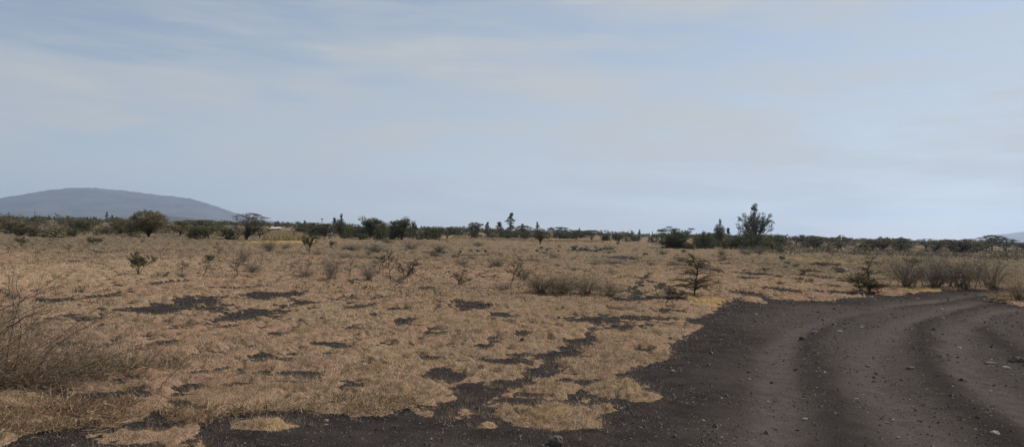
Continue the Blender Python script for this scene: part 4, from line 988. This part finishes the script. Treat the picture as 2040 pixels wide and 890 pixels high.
hill('mountain', [(-420, 428), (-200, 424), (-100, 418), (0, 403), (40, 393), (60, 388), (105, 379), (150, 374), (200, 375), (250, 380), (290, 385), (340, 391), (372, 393), (400, 402), (430, 412), (455, 424), (480, 432), (520, 439), (600, 446), (700, 452)], 8200, 1500, seed=1)
hill('hills', [(200, 440), (245, 432), (290, 429), (330, 427), (370, 432), (420, 437), (470, 441), (520, 442), (560, 443), (600, 444), (660, 447), (760, 453)], 3600, 500, seed=5)
hill('far_hill', [(1900, 484), (1960, 474), (1990, 467), (2030, 462), (2080, 459), (2200, 458), (2400, 470)], 8600, 900, seed=9)

# ------------------------------------------------------------------ haze, sky, sun
SUN_AZ, SUN_EL = 52., 44.          # azimuth to the right of the view direction
b = MB(); b.box((0, 1500, 298), (26000, 26000, 602))
hm, nt = newmat('haze_air'); g = N(nt); o_ = g.n('ShaderNodeOutputMaterial'); pv = g.n('ShaderNodeVolumePrincipled')
pv.inputs['Color'].default_value = (.51, .66, .94, 1); pv.inputs['Density'].default_value = .000075; pv.inputs['Anisotropy'].default_value = .35
g.l(pv.outputs[0], o_.inputs['Volume'])
hz = obj('haze', b.mesh('haze'), hm); hz['kind'] = 'stuff'; tag(hz, 'pale bluish haze in the air over the plain', 'haze')

wd = bpy.data.worlds.new('World'); SC.world = wd; wd.use_nodes = True; nt = wd.node_tree; nt.nodes.clear(); g = N(nt)
out = g.n('ShaderNodeOutputWorld'); bg = g.n('ShaderNodeBackground')
sky = g.n('ShaderNodeTexSky', sky_type='NISHITA'); sky.sun_disc = False; sky.sun_elevation = rad(SUN_EL); sky.sun_rotation = rad(SUN_AZ); sky.altitude = 1700; sky.dust_density = 2.; sky.air_density = 1.
tc = g.n('ShaderNodeTexCoord').outputs['Generated']
mp = g.n('ShaderNodeMapping'); mp.inputs['Rotation'].default_value = (0, rad(-4), rad(20)); mp.inputs['Scale'].default_value = (1.3, 1.0, 6.5); g.l(tc, mp.inputs['Vector'])
cl = g.noise(mp.outputs[0], 1.5, 7, .52)
mp2 = g.n('ShaderNodeMapping'); mp2.inputs['Rotation'].default_value = (0, rad(5), rad(-10)); mp2.inputs['Scale'].default_value = (2.2, 1.6, 16); g.l(tc, mp2.inputs['Vector'])
cl2 = g.noise(mp2.outputs[0], 2.0, 6, .55)
cv = g.math('ADD', g.math('MULTIPLY', g.ramp(cl, .36, .66), .50), g.math('MULTIPLY', g.ramp(cl2, .42, .62), .22))
mp3 = g.n('ShaderNodeMapping'); mp3.inputs['Rotation'].default_value = (0, rad(-3), rad(35)); mp3.inputs['Scale'].default_value = (3.0, 2.0, 26); g.l(tc, mp3.inputs['Vector'])
cv = g.math('ADD', cv, g.math('MULTIPLY', g.ramp(g.noise(mp3.outputs[0], 3.0, 8, .65), .40, .68), .12))
cv = g.math('ADD', cv, .31)
c = g.mix(cv, sky.outputs[0], (4.95, 5.2, 5.25))
g.l(c, bg.inputs['Color']); bg.inputs['Strength'].default_value = .087; g.l(bg.outputs[0], out.inputs[0])
sl = bpy.data.lights.new('sun', 'SUN'); so = bpy.data.objects.new('sun', sl); link(so); sl.energy = 4.7; sl.angle = rad(1.0); sl.color = (1, .93, .82)
a, e = rad(SUN_AZ), rad(SUN_EL); dv = Vector((math.sin(a) * math.cos(e), math.cos(a) * math.cos(e), math.sin(e)))
so.rotation_euler = dv.to_track_quat('Z', 'Y').to_euler()
SC.view_settings.view_transform = 'Standard'; SC.view_settings.look = 'None'; SC.view_settings.gamma = 1; SC.view_settings.exposure = .24
SC.cycles.use_denoising = True; SC.cycles.max_bounces = 5; SC.cycles.diffuse_bounces = 2; SC.cycles.volume_bounces = 1; SC.cycles.transparent_max_bounces = 8
SC.cycles.use_adaptive_sampling = False
